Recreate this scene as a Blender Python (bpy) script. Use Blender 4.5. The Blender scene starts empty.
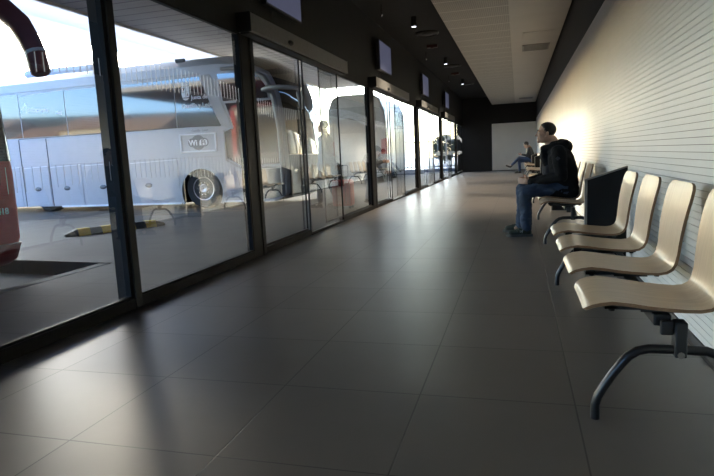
import bpy, bmesh, math, random
from mathutils import Vector, Matrix, noise
random.seed(7)
S = bpy.context.scene
COL = S.collection
PI = math.pi

# ------------------------------------------------------------------ materials
MATS = {}
def nd(nt, t, **kw):
    n = nt.nodes.new(t)
    for k, v in kw.items():
        if k in n.inputs.keys(): n.inputs[k].default_value = v
        else: setattr(n, k, v)
    return n
def new_mat(name):
    m = bpy.data.materials.new(name); m.use_nodes = True
    nt = m.node_tree; nt.nodes.clear()
    out = nt.nodes.new('ShaderNodeOutputMaterial')
    return m, nt, out
def mat(name, col, rough=.5, metal=0., spec=.5, var=0., vscale=6., bump=0., bscale=40., emit=None, estr=0., coat=0., stretch=None):
    if name in MATS: return MATS[name]
    m, nt, out = new_mat(name)
    b = nt.nodes.new('ShaderNodeBsdfPrincipled')
    b.inputs['Base Color'].default_value = (*col, 1); b.inputs['Roughness'].default_value = rough
    b.inputs['Metallic'].default_value = metal; b.inputs['Specular IOR Level'].default_value = spec
    b.inputs['Coat Weight'].default_value = coat; b.inputs['Coat Roughness'].default_value = .08
    if emit: b.inputs['Emission Color'].default_value = (*emit, 1); b.inputs['Emission Strength'].default_value = estr
    if var or bump:
        tc = nt.nodes.new('ShaderNodeTexCoord')
        src = tc.outputs['Object']
        if stretch:
            mp = nt.nodes.new('ShaderNodeMapping'); mp.inputs['Scale'].default_value = stretch
            nt.links.new(src, mp.inputs['Vector']); src = mp.outputs['Vector']
    if var:
        n = nd(nt, 'ShaderNodeTexNoise', Scale=vscale, Detail=5.)
        nt.links.new(src, n.inputs['Vector'])
        r = nt.nodes.new('ShaderNodeMapRange')
        r.inputs['From Min'].default_value = .3; r.inputs['From Max'].default_value = .7
        r.inputs['To Min'].default_value = 1 - var; r.inputs['To Max'].default_value = 1 + var
        nt.links.new(n.outputs['Fac'], r.inputs['Value'])
        mx = nt.nodes.new('ShaderNodeMix'); mx.data_type = 'RGBA'; mx.blend_type = 'MULTIPLY'
        mx.inputs['Factor'].default_value = 1
        mx.inputs[6].default_value = (*col, 1)
        nt.links.new(r.outputs['Result'], mx.inputs[7]); nt.links.new(mx.outputs[2], b.inputs['Base Color'])
    if bump:
        n2 = nd(nt, 'ShaderNodeTexNoise', Scale=bscale, Detail=4.)
        nt.links.new(src, n2.inputs['Vector'])
        bp = nt.nodes.new('ShaderNodeBump'); bp.inputs['Strength'].default_value = bump; bp.inputs['Distance'].default_value = .01
        nt.links.new(n2.outputs['Fac'], bp.inputs['Height']); nt.links.new(bp.outputs['Normal'], b.inputs['Normal'])
    nt.links.new(b.outputs['BSDF'], out.inputs['Surface'])
    MATS[name] = m
    return m

def glass_mat(name, tint=(.93, .95, .95), boost=2.0, rough=0.0):
    m, nt, out = new_mat(name)
    tr = nd(nt, 'ShaderNodeBsdfTransparent', Color=(*tint, 1))
    gl = nd(nt, 'ShaderNodeBsdfGlossy', Color=(.95, .97, .97, 1), Roughness=rough)
    fr = nd(nt, 'ShaderNodeFresnel', IOR=1.5)
    # both faces of the pane reflect: R2 = 2R/(1+R)
    a = nd(nt, 'ShaderNodeMath', operation='MULTIPLY'); a.inputs[1].default_value = boost
    b = nd(nt, 'ShaderNodeMath', operation='ADD'); b.inputs[1].default_value = 1.
    c = nd(nt, 'ShaderNodeMath', operation='DIVIDE', use_clamp=True)
    geo = nt.nodes.new('ShaderNodeNewGeometry')          # a pane reflects the same from both sides
    io = nt.nodes.new('ShaderNodeMapRange'); io.inputs['To Min'].default_value = 1.5; io.inputs['To Max'].default_value = 1 / 1.5
    nt.links.new(geo.outputs['Backfacing'], io.inputs['Value']); nt.links.new(io.outputs[0], fr.inputs['IOR'])
    nt.links.new(fr.outputs[0], a.inputs[0]); nt.links.new(fr.outputs[0], b.inputs[0])
    nt.links.new(a.outputs[0], c.inputs[0]); nt.links.new(b.outputs[0], c.inputs[1])
    mx = nt.nodes.new('ShaderNodeMixShader')
    nt.links.new(c.outputs[0], mx.inputs[0]); nt.links.new(tr.outputs[0], mx.inputs[1]); nt.links.new(gl.outputs[0], mx.inputs[2])
    nt.links.new(mx.outputs[0], out.inputs['Surface'])
    return m

def tiles_mat(name, base, mortar, w, h, ox, oy, joint=.004, rough=(.28, .5), var=.12, spec=.5):
    m, nt, out = new_mat(name)
    tc = nt.nodes.new('ShaderNodeTexCoord')
    mp = nt.nodes.new('ShaderNodeMapping'); mp.inputs['Location'].default_value = (-ox, -oy, 0)
    nt.links.new(tc.outputs['Object'], mp.inputs['Vector'])
    br = nt.nodes.new('ShaderNodeTexBrick'); br.offset = 0; br.squash = 1
    br.inputs['Scale'].default_value = 1; br.inputs['Mortar Size'].default_value = joint
    br.inputs['Mortar Smooth'].default_value = .2; br.inputs['Brick Width'].default_value = w; br.inputs['Row Height'].default_value = h
    c1 = tuple(x * .93 for x in base); c2 = tuple(x * 1.07 for x in base)
    br.inputs['Color1'].default_value = (*c1, 1); br.inputs['Color2'].default_value = (*c2, 1); br.inputs['Mortar'].default_value = (*mortar, 1)
    nt.links.new(mp.outputs[0], br.inputs['Vector'])
    n = nd(nt, 'ShaderNodeTexNoise', Scale=2.2, Detail=7., Roughness=.65)
    nt.links.new(tc.outputs['Object'], n.inputs['Vector'])
    r = nt.nodes.new('ShaderNodeMapRange'); r.inputs['From Min'].default_value = .1; r.inputs['From Max'].default_value = .9
    r.inputs['To Min'].default_value = 1 - var; r.inputs['To Max'].default_value = 1 + var
    nt.links.new(n.outputs['Fac'], r.inputs['Value'])
    mx = nt.nodes.new('ShaderNodeMix'); mx.data_type = 'RGBA'; mx.blend_type = 'MULTIPLY'; mx.inputs['Factor'].default_value = 1
    nt.links.new(br.outputs['Color'], mx.inputs[6]); nt.links.new(r.outputs['Result'], mx.inputs[7])
    b = nt.nodes.new('ShaderNodeBsdfPrincipled'); b.inputs['Specular IOR Level'].default_value = spec
    nt.links.new(mx.outputs[2], b.inputs['Base Color'])
    n3 = nd(nt, 'ShaderNodeTexNoise', Scale=1.3, Detail=6.)
    nt.links.new(tc.outputs['Object'], n3.inputs['Vector'])
    rr = nt.nodes.new('ShaderNodeMapRange'); rr.inputs['From Min'].default_value = .1; rr.inputs['From Max'].default_value = .9
    rr.inputs['To Min'].default_value = rough[0]; rr.inputs['To Max'].default_value = rough[1]
    nt.links.new(n3.outputs['Fac'], rr.inputs['Value']); nt.links.new(rr.outputs['Result'], b.inputs['Roughness'])
    # slightly uneven tile surface plus recessed joint
    n4 = nd(nt, 'ShaderNodeTexNoise', Scale=1.1, Detail=1.)
    mp2 = nt.nodes.new('ShaderNodeMapping'); mp2.inputs['Scale'].default_value = (.5, 1.9, 1)
    nt.links.new(tc.outputs['Object'], mp2.inputs['Vector']); nt.links.new(mp2.outputs[0], n4.inputs['Vector'])
    bp1 = nt.nodes.new('ShaderNodeBump'); bp1.inputs['Strength'].default_value = .10; bp1.inputs['Distance'].default_value = .02
    nt.links.new(n4.outputs['Fac'], bp1.inputs['Height'])
    bp = nt.nodes.new('ShaderNodeBump'); bp.inputs['Strength'].default_value = .5; bp.inputs['Distance'].default_value = .002; bp.invert = True
    nt.links.new(br.outputs['Fac'], bp.inputs['Height']); nt.links.new(bp1.outputs['Normal'], bp.inputs['Normal'])
    nt.links.new(bp.outputs['Normal'], b.inputs['Normal'])
    nt.links.new(b.outputs['BSDF'], out.inputs['Surface'])
    return m

def lines_mat(name, base, line, axis, pitch, width, rough=.6, extra=None):
    """base colour with thin joint lines across one object axis; extra = (u pitch, v pitch, hole colour) for perforation"""
    m, nt, out = new_mat(name)
    tc = nt.nodes.new('ShaderNodeTexCoord'); sp = nt.nodes.new('ShaderNodeSeparateXYZ')
    nt.links.new(tc.outputs['Object'], sp.inputs[0])
    def stripe(ax, pitch, width):
        a = nd(nt, 'ShaderNodeMath', operation='DIVIDE'); a.inputs[1].default_value = pitch
        nt.links.new(sp.outputs[ax], a.inputs[0])
        f = nd(nt, 'ShaderNodeMath', operation='FRACT'); nt.links.new(a.outputs[0], f.inputs[0])
        l = nd(nt, 'ShaderNodeMath', operation='LESS_THAN'); l.inputs[1].default_value = width / pitch
        nt.links.new(f.outputs[0], l.inputs[0]); return l.outputs[0]
    b = nt.nodes.new('ShaderNodeBsdfPrincipled'); b.inputs['Roughness'].default_value = rough
    cur = None
    def mix(fac, A, Bc):
        mx = nt.nodes.new('ShaderNodeMix'); mx.data_type = 'RGBA'
        nt.links.new(fac, mx.inputs['Factor'])
        if isinstance(A, tuple): mx.inputs[6].default_value = (*A, 1)
        else: nt.links.new(A, mx.inputs[6])
        mx.inputs[7].default_value = (*Bc, 1)
        return mx.outputs[2]
    cur = base
    if extra:
        hx = stripe(0, extra[0], extra[0] * .55); hy = stripe(1, extra[1], extra[1] * .55)
        mm = nd(nt, 'ShaderNodeMath', operation='MULTIPLY'); nt.links.new(hx, mm.inputs[0]); nt.links.new(hy, mm.inputs[1])
        cur = mix(mm.outputs[0], cur, extra[2])
    cur = mix(stripe(axis, pitch, width), cur, line)
    nt.links.new(cur, b.inputs['Base Color'])
    nt.links.new(b.outputs['BSDF'], out.inputs['Surface'])
    return m

black = mat('black_paint', (.018, .017, .016), .55, var=.15)
frame_m = mat('frame_paint', (.014, .013, .012), .5, spec=.2, metal=.0, var=.1)
alu = mat('brushed_aluminium', (.27, .26, .24), .42, metal=.6, var=.08, vscale=30)
darkwall = mat('dark_wall_paint', (.014, .0125, .011), .75, var=.12, vscale=3)
ceildark = mat('dark_ceiling_paint', (.007, .0065, .006), .85, var=.15, vscale=3)
slatwhite = mat('white_slat_paint', (.70, .715, .725), .45, var=.03, vscale=1.5)
slatgap = mat('slat_gap', (.16, .16, .16), .8, var=.1)
whitepanel = mat('white_panel', (.84, .81, .74), .6, var=.03, vscale=2)
ceilwhite = mat('ceiling_plaster', (.60, .57, .52), .7, var=.03, vscale=2)
ceilperf = lines_mat('perforated_ceiling_panel', (.50, .475, .43), (.66, .63, .58), 1, .62, .035, .7, extra=(.03, .03, (.30, .285, .26)))
floor_m = tiles_mat('floor_tiles', (.155, .136, .122), (.05, .043, .038), .6, .612, -1.595, 1.60, .0035, (.33, .37), spec=.55)
pave_m = tiles_mat('platform_paving', (.062, .062, .065), (.035, .035, .035), .9, .45, 0, 0, .006, (.6, .8), spec=.25)
asph_m = mat('asphalt', (.055, .055, .057), .9, spec=.2, var=.2, vscale=1.2, bump=.3)
kerb_m = mat('kerb_stone', (.10, .088, .08), .8, var=.15, bump=.2)
kerb_l = mat('kerb_concrete', (.09, .09, .09), .8, var=.1)
soffit_m = lines_mat('canopy_soffit', (.46, .44, .41), (.17, .16, .15), 1, .42, .05, .6)
def translucent_sheet():
    m, nt, out = new_mat('translucent_roof_sheet')
    tr = nd(nt, 'ShaderNodeBsdfTranslucent', Color=(.62, .54, .46, 1)); df = nd(nt, 'ShaderNodeBsdfDiffuse', Color=(.8, .79, .78, 1))
    a = nt.nodes.new('ShaderNodeMixShader'); a.inputs[0].default_value = .3
    nt.links.new(tr.outputs[0], a.inputs[1]); nt.links.new(df.outputs[0], a.inputs[2]); nt.links.new(a.outputs[0], out.inputs[0]); return m
fascia_m = translucent_sheet()
edge_m = mat('canopy_edge', (.85, .85, .83), .4, var=.02)
leaf_m2 = mat('door_leaf_aluminium', (.03, .029, .028), .45, metal=.2, var=.05)
pane_m = glass_mat('pane_glass')
doorpane_m = glass_mat('door_glass', (.74, .76, .755))
def frosted():
    m, nt, out = new_mat('frosted_stripe')
    tr = nd(nt, 'ShaderNodeBsdfTranslucent', Color=(.85, .86, .88, 1)); df = nd(nt, 'ShaderNodeBsdfDiffuse', Color=(.8, .81, .83, 1)); tp = nd(nt, 'ShaderNodeBsdfTransparent')
    a = nt.nodes.new('ShaderNodeMixShader'); a.inputs[0].default_value = .4; b = nt.nodes.new('ShaderNodeMixShader'); b.inputs[0].default_value = .35
    nt.links.new(tr.outputs[0], a.inputs[1]); nt.links.new(df.outputs[0], a.inputs[2]); nt.links.new(a.outputs[0], b.inputs[1]); nt.links.new(tp.outputs[0], b.inputs[2])
    nt.links.new(b.outputs[0], out.inputs[0]); return m
stripe_m = frosted()
chairwood = None
def wood_mat():
    m, nt, out = new_mat('birch_plywood')
    tc = nt.nodes.new('ShaderNodeTexCoord'); mp = nt.nodes.new('ShaderNodeMapping'); mp.inputs['Scale'].default_value = (2, 30, 2)
    nt.links.new(tc.outputs['Object'], mp.inputs[0])
    n = nd(nt, 'ShaderNodeTexNoise', Scale=3., Detail=6., Roughness=.6, Distortion=.4); nt.links.new(mp.outputs[0], n.inputs['Vector'])
    cr = nt.nodes.new('ShaderNodeValToRGB'); cr.color_ramp.elements[0].position = .3; cr.color_ramp.elements[1].position = .75
    cr.color_ramp.elements[0].color = (.50, .375, .25, 1); cr.color_ramp.elements[1].color = (.66, .52, .37, 1)
    nt.links.new(n.outputs['Fac'], cr.inputs[0])
    b = nd(nt, 'ShaderNodeBsdfPrincipled', Roughness=.33); b.inputs['Coat Weight'].default_value = .25; b.inputs['Coat Roughness'].default_value = .2
    nt.links.new(cr.outputs[0], b.inputs['Base Color']); nt.links.new(b.outputs[0], out.inputs[0])
    return m
chairwood = wood_mat()
plyedge = mat('plywood_edge', (.26, .15, .08), .6, var=.25, vscale=60, stretch=(1, 1, 12))
legblack = mat('black_steel_tube', (.012, .012, .014), .28, spec=.6, var=.05)
legdark = mat('black_cast_bracket', (.02, .02, .021), .45, var=.1)
chrome = mat('chrome', (.6, .6, .6), .2, metal=1, var=.02)
shade = mat('screen_panel', (.055, .058, .085), .3, var=.05, emit=(.30, .32, .52), estr=.10)

# ------------------------------------------------------------------ mesh helpers
class MB:
    def __init__(s): s.v = []; s.f = []; s.m = []; s.mats = []; s.cur = 0
    def use(s, m):
        if m not in s.mats: s.mats.append(m)
        s.cur = s.mats.index(m); return s
    def add(s, vs, fs):
        o = len(s.v); s.v += [tuple(v) for v in vs]
        for f in fs: s.f.append(tuple(i + o for i in f)); s.m.append(s.cur)
        return s
    def box(s, a, b):
        x0, y0, z0 = a; x1, y1, z1 = b
        if x0 > x1: x0, x1 = x1, x0
        if y0 > y1: y0, y1 = y1, y0
        if z0 > z1: z0, z1 = z1, z0
        return s.add([(x0, y0, z0), (x1, y0, z0), (x1, y1, z0), (x0, y1, z0), (x0, y0, z1), (x1, y0, z1), (x1, y1, z1), (x0, y1, z1)],
                     [(0, 3, 2, 1), (4, 5, 6, 7), (0, 1, 5, 4), (1, 2, 6, 5), (2, 3, 7, 6), (3, 0, 4, 7)])
    def tube(s, pts, r, n=10, caps=True):
        pts = [Vector(p) for p in pts]; rs = r if isinstance(r, (list, tuple)) else [r] * len(pts)
        vs = []; fs = []; up = None
        for i, p in enumerate(pts):
            t = (pts[min(i + 1, len(pts) - 1)] - pts[max(i - 1, 0)]).normalized()
            if up is None:
                a = Vector((0, 0, 1)) if abs(t.z) < .9 else Vector((1, 0, 0)); up = (a - t * a.dot(t)).normalized()
            else: up = (up - t * up.dot(t)).normalized()
            w = t.cross(up)
            for k in range(n):
                an = 2 * PI * k / n; vs.append(p + (up * math.cos(an) + w * math.sin(an)) * rs[i])
        for i in range(len(pts) - 1):
            for k in range(n):
                a = i * n + k; b = i * n + (k + 1) % n; fs.append((a, a + n, b + n, b))
        if caps: fs.append(tuple(range(n))); fs.append(tuple((len(pts) - 1) * n + k for k in reversed(range(n))))
        return s.add(vs, fs)
    def cyl(s, a, b, r, n=24, r2=None): return s.tube([a, b], [r, r if r2 is None else r2], n)
    def lathe(s, prof, c, axis='Z', n=28):
        """prof = [(radius, height)] about the axis through c"""
        vs = []; fs = []
        for r, h in prof:
            for k in range(n):
                a = 2 * PI * k / n; u, v = r * math.cos(a), r * math.sin(a)
                p = {'Z': (u, v, h), 'Y': (v, h, u), 'X': (h, u, v)}[axis]
                vs.append((c[0] + p[0], c[1] + p[1], c[2] + p[2]))
        for i in range(len(prof) - 1):
            for k in range(n):
                a = i * n + k; b = i * n + (k + 1) % n; fs.append((a, b, b + n, a + n))
        fs.append(tuple(range(n))[::-1]); fs.append(tuple((len(prof) - 1) * n + k for k in range(n)))
        return s.add(vs, fs)
    def ell(s, c, r, rot=None, n=16):
        vs = []; fs = []; c = Vector(c)
        for i in range(1, n):
            th = PI * i / n
            for k in range(2 * n):
                ph = PI * k / n
                v = Vector((r[0] * math.sin(th) * math.cos(ph), r[1] * math.sin(th) * math.sin(ph), r[2] * math.cos(th)))
                if rot: v = rot @ v
                vs.append(c + v)
        N = 2 * n
        t = Vector((0, 0, r[2])); 
        if rot: t = rot @ t
        vs += [c + t, c - t]; T = len(vs) - 2
        for i in range(n - 2):
            for k in range(N):
                a = i * N + k; b = i * N + (k + 1) % N; fs.append((a, a + N, b + N, b))
        for k in range(N):
            fs.append((T, k, (k + 1) % N)); a = (n - 2) * N; fs.append((T + 1, a + (k + 1) % N, a + k))
        return s.add(vs, fs)
    def cone(s, p0, r0, p1, r1, flat=None, n=14):
        """tapered capsule; flat=(axis, factor) widens it along an axis"""
        p0 = Vector(p0); p1 = Vector(p1); d = p1 - p0; L = d.length or 1e-6; t = d / L
        a = Vector((0, 0, 1)) if abs(t.z) < .9 else Vector((1, 0, 0)); u = (a - t * a.dot(t)).normalized(); w = t.cross(u)
        rings = [(-r0 * math.cos(q), r0 * math.sin(q)) for q in (.05, .5, 1.05)] + [(0, r0)] + [(L * q, r0 + (r1 - r0) * q) for q in (.33, .66)] + [(L, r1)] + [(L + r1 * math.cos(q), r1 * math.sin(q)) for q in (1.05, .5, .05)]
        vs = []; fs = []
        for h, r in rings:
            for k in range(n):
                an = 2 * PI * k / n
                off = (u * math.cos(an) + w * math.sin(an)) * r
                if flat: ax = Vector(flat[0]).normalized(); off = off + ax * off.dot(ax) * (flat[1] - 1)
                vs.append(p0 + t * h + off)
        for i in range(len(rings) - 1):
            for k in range(n):
                a_ = i * n + k; b_ = i * n + (k + 1) % n; fs.append((a_, b_, b_ + n, a_ + n))
        fs.append(tuple(range(n))[::-1]); fs.append(tuple((len(rings) - 1) * n + k for k in range(n)))
        return s.add(vs, fs)
    def prism(s, pts, y0, y1, axis='Y'):
        """polygon pts in (x,z) extruded along Y (axis 'Y') or in (y,z) along X ('X') or (x,y) along Z ('Z')"""
        n = len(pts)
        def P(p, h): return {'Y': (p[0], h, p[1]), 'X': (h, p[0], p[1]), 'Z': (p[0], p[1], h)}[axis]
        vs = [P(p, y0) for p in pts] + [P(p, y1) for p in pts]
        fs = [tuple(range(n)), tuple(range(2 * n - 1, n - 1, -1))] + [(i, i + n, (i + 1) % n + n, (i + 1) % n) for i in range(n)]
        return s.add(vs, fs)
    def build(s, name, m=None, parent=None, bevel=0, smooth=False, sub=0, seg=2, fixn=True):
        me = bpy.data.meshes.new(name); me.from_pydata(s.v, [], s.f)
        if s.mats:
            for q in s.mats: me.materials.append(q)
            me.polygons.foreach_set('material_index', s.m)
        elif m: me.materials.append(m)
        if fixn:
            bm = bmesh.new(); bm.from_mesh(me); bmesh.ops.recalc_face_normals(bm, faces=bm.faces); bm.to_mesh(me); bm.free()
        me.update()
        o = bpy.data.objects.new(name, me); COL.objects.link(o)
        if smooth:
            for p in me.polygons: p.use_smooth = True
            try: me.set_sharp_from_angle(angle=math.radians(40))
            except Exception: pass
        if bevel:
            b = o.modifiers.new('b', 'BEVEL'); b.width = bevel; b.segments = seg; b.limit_method = 'ANGLE'
        if sub:
            q = o.modifiers.new('s', 'SUBSURF'); q.levels = q.render_levels = sub
        if parent: o.parent = parent; o.matrix_parent_inverse = Matrix.Translation(-Vector(parent.location)) if parent.type == 'EMPTY' else Matrix()
        return o
def bake(o):
    bpy.context.view_layer.update()
    dg = bpy.context.evaluated_depsgraph_get(); ev = o.evaluated_get(dg)
    me = bpy.data.meshes.new_from_object(ev); o.modifiers.clear(); old = o.data; o.data = me; bpy.data.meshes.remove(old)
    for p in me.polygons: p.use_smooth = True
    return o
def tag(o, label=None, cat=None, group=None, kind=None):
    if label: o['label'] = label
    if cat: o['category'] = cat
    if group: o['group'] = group
    if kind: o['kind'] = kind
    return o
def thing(name, label, cat, loc, group=None):
    o = bpy.data.objects.new(name, None); COL.objects.link(o); o.location = loc; o.empty_display_size = .2
    return tag(o, label, cat, group)
def struct(o): o['kind'] = 'structure'; return o
def kids(o): return [c for c in COL.objects if c.parent == o]
def copy_tree(o, parent=None):
    ch = kids(o); c = o.copy(); COL.objects.link(c)
    for k in ('label', 'category', 'group'):
        pass
    if parent: c.parent = parent
    for k in ch: copy_tree(k, c)
    return c
def text_mesh(name, txt, size, m, parent, origin, xdir, zdir, bold=0., shear=0., depth=.002, align='LEFT', group=None):
    cu = bpy.data.curves.new(name, 'FONT'); cu.body = txt; cu.size = size; cu.extrude = depth; cu.offset = bold; cu.shear = shear; cu.align_x = align
    cu.resolution_u = 3
    t = bpy.data.objects.new(name + '_src', cu); COL.objects.link(t); bpy.context.view_layer.update()
    me = bpy.data.meshes.new_from_object(t.evaluated_get(bpy.context.evaluated_depsgraph_get()))
    bpy.data.objects.remove(t); bpy.data.curves.remove(cu)
    X = Vector(xdir).normalized(); Z = Vector(zdir).normalized(); N = X.cross(Z)
    M = Matrix((( X.x, Z.x, N.x, origin[0]), (X.y, Z.y, N.y, origin[1]), (X.z, Z.z, N.z, origin[2]), (0, 0, 0, 1)))
    me.transform(M); me.materials.clear(); me.materials.append(m)
    o = bpy.data.objects.new(name, me); COL.objects.link(o)
    if parent: o.parent = parent; o.matrix_parent_inverse = Matrix.Translation(-Vector(parent.location)) if parent.type == 'EMPTY' else Matrix()
    return o

# ------------------------------------------------------------------ room shell
XG, XW, YE, YB = -2.6, .83, 28.4, -4.0
struct(MB().box((XG - .12, YB - .2, -.12), (XW + .5, YE + .2, 0)).build('floor', floor_m))
# ceiling: high dark plenum on the left, dropped white strip on the right
struct(MB().box((XG - .3, YB - .2, 3.5), (XW + .3, YE + .2, 3.7)).build('ceiling', ceildark))
c = MB().use(ceilwhite)
c.box((-.12, YB, 3.14), (.79, YE, 3.2)); c.box((-1.18, YB, 3.15), (-.12, YE, 3.2))
c.use(ceildark).box((-1.2, YB, 3.2), (.79, YE, 3.499))
c.use(ceilperf).box((-1.18, YB, 3.14), (-.12, YE, 3.15))
struct(c.build('ceiling_dropped', None))
# left wall over the glazing
struct(MB().box((XG - .07, YB, 2.23), (XG, YE, 3.5)).build('wall_left', darkwall))
# end wall
c = MB().use(darkwall).box((XG - .25, YE, 0), (XW + .3, YE + .2, 3.5))
c.use(whitepanel).box((-1.2, YE - .02, .03), (XW, YE + .01, 2.24)); c.use(black).box((-1.2, YE - .025, 0), (XW, YE, .03))
struct(c.build('wall_far', None))
struct(MB().box((XG - .25, YB - .2, 0), (XW + .3, YB, 3.5)).build('wall_back', mat('back_wall_paint', (.22, .21, .20), .7, var=.05)))
# right wall: real grooved slats below a dark band
c = MB().use(slatgap).box((XW + .006, YB, 0), (XW + .3, YE, 2.41))
c.use(slatwhite)
P = .0357; z = .035
while z + P < 2.42:
    c.box((XW, YB, z + .0030), (XW + .012, YE, z + P)); z += P
c.use(darkwall).box((XW - .0, YB, z + .002), (XW + .3, YE, 3.5))
struct(c.build('wall_right', None, fixn=False))
struct(MB().box((XW - .008, YB, 0), (XW + .005, YE, .034)).build('baseboard_right', mat('dark_baseboard', (.05, .05, .052), .5, var=.1)))

# ------------------------------------------------------------------ glazing
def rail(y0, y1, nm):
    return struct(MB().box((XG - .06, y0, -.0), (XG + .01, y1, .075)).build(nm, frame_m, bevel=.004))
mull = [(3.32, 3.40, .13), (5.25, 5.52, .085), (10.3, 10.6, .09), (15.38, 15.68, .09), (20.4, 20.7, .09), (25.5, 25.74, .09)]
for i, (a, b, d) in enumerate(mull):
    c = MB().use(frame_m).box((XG - d, a, 0), (XG, b, 2.23)); c.use(black).box((XG, b - .07, 0), (XG + .012, b, 2.23))
    struct(c.build('trim_%d' % (i + 1), None, bevel=.003))
def stripes(y0, y1, x, parent):
    c = MB(); y = y0 + .03; k = 0
    while y < y1 - .03:
        h = .045 * math.sin(y * 2.1) ; t = 1.655 + .06 * math.sin(y * 1.15 + 3.2)
        c.box((x - .0006, y, t - .13 - .03 * math.cos(y * 3.1)), (x + .0006, y + .007, t + .02 + .02 * math.sin(y * 1.7)))
        c.box((x - .0006, y, .885 + .02 * math.sin(y * 2.3)), (x + .0006, y + .0028, 1.03 + .015 * math.sin(y * 1.9)))
        y += .058; k += 1
    return c.build('safety_stripes', stripe_m, parent)
def pane(nm, y0, y1, x=XG - .025, fr=.035, top=2.235, bot=.07, root=None, inner=None):
    gm = doorpane_m if root is not None and root.name == 'door_1' else pane_m; fm = leaf_m2 if root is not None else frame_m
    """one glazed leaf: frame, glass, frosted stripes"""
    if root is None:
        root = bpy.data.objects.new(nm, None); COL.objects.link(root); root.location = (x, (y0 + y1) / 2, 0); struct(root)
    q = .009 if root.name.startswith('door') else .02
    c = MB().box((x - q, y0, bot), (x + q, y0 + fr, top)).box((x - q, y1 - fr, bot), (x + q, y1, top)).box((x - q, y0, top - fr), (x + q, y1, top)).box((x - q, y0, bot), (x + q, y1, bot + .02))
    c.build('window_frame', fm, root)
    g = MB().add([(x, y0 + fr, bot + .02), (x, y1 - fr, bot + .02), (x, y1 - fr, top - fr), (x, y0 + fr, top - fr)], [(0, 1, 2, 3)]).build('glass_pane', gm, root)
    stripes(y0 + fr, y1 - fr, x + .003, root)
    return root
pane('window_1', YB, 3.32, fr=.02); rail(YB, 3.32, 'trim_11')
pane('window_2', 3.40, 5.25, fr=.02); rail(3.40, 5.25, 'trim_12')
for k in range(4):
    b = 5.52 + 5.07 * k; e = b + 4.78 if k < 3 else b + 4.78
    r = bpy.data.objects.new('door_%d' % (k + 1), None); COL.objects.link(r); r.location = (XG, b + 2.4, 0); struct(r)
    pane('', b, b + 1.42, XG - .05, .014, root=r)
    pane('', b + 1.40, b + 2.86, XG - .005, .018, 2.235, .012, root=r)
    pane('', b + 2.16, e, XG - .05, .014, root=r)
    MB().box((XG - .07, b, 0), (XG + .0, b + 1.42, .07)).box((XG - .07, b + 2.84, 0), (XG + .01, e, .07)).box((XG - .07, b + 1.42, 0), (XG + .01, b + 2.84, .01)).build('sill', frame_m, r, bevel=.003)
pane('window_3', 25.74, YE, fr=.02); rail(25.74, YE, 'trim_13')
# operator boxes above the sliding doors
dn = ['nearest of the four', 'second of the four from the camera', 'third of the four from the camera', 'farthest of the four']
for k in range(4):
    y0 = 5.2 + 5.07 * k; y1 = y0 + 3.27
    t = thing('door_operator', 'aluminium sliding door operator box over the glass doors, ' + dn[k] if k else 'long aluminium sliding door operator box over the nearest glass doors', 'door operator', (XG, (y0 + y1) / 2, 2.22), 'sliding door operator boxes')
    MB().box((XG + .001, y0 + .012, 2.225), (XG + .15, y1 - .012, 2.4)).build('cover', alu, t, bevel=.006)
    MB().box((XG + .001, y0, 2.222), (XG + .152, y0 + .012, 2.403)).build('end_cap', black, t); MB().box((XG + .001, y1 - .012, 2.222), (XG + .152, y1, 2.403)).build('end_cap', alu, t)
    MB().ell((XG + .15, y0 + 1.0, 2.28), (.035, .06, .03), n=8).build('motion_sensor', black, t, smooth=True)
    MB().box((XG + .03, y0 + .02, 2.205), (XG + .12, y1 - .02, 2.226)).build('track', black, t)

# wall screens
sn = ['dark framed screen above the nearest sliding doors', 'dark framed screen above the second pair of sliding doors', 'dark framed screen above the third pair of sliding doors', 'dark framed screen high above the farthest sliding doors']
for k in range(4):
    y0 = 5.62 + 5.03 * k; t = thing('wall_screen', sn[k], 'screen', (XG, y0 + .5, 2.57), 'information screens on the dark wall')
    MB().box((XG + .08, y0, 2.57), (XG + .145, y0 + 1.0, 3.12)).build('casing', black, t, bevel=.006)
    MB().box((XG + .145, y0 + .02, 2.59), (XG + .15, y0 + .98, 3.10)).build('screen', shade, t)
    MB().box((XG, y0 + .35, 2.7), (XG + .085, y0 + .65, 3.0)).build('wall_bracket', legdark, t)
    MB().tube([(XG + .07, y0 + .3, 2.58), (XG + .05, y0 + .32, 2.5), (XG + .02, y0 + .36, 2.46), (XG + .01, y0 + .42, 2.41)], .006, 6).build('cable', legdark, t)

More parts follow.
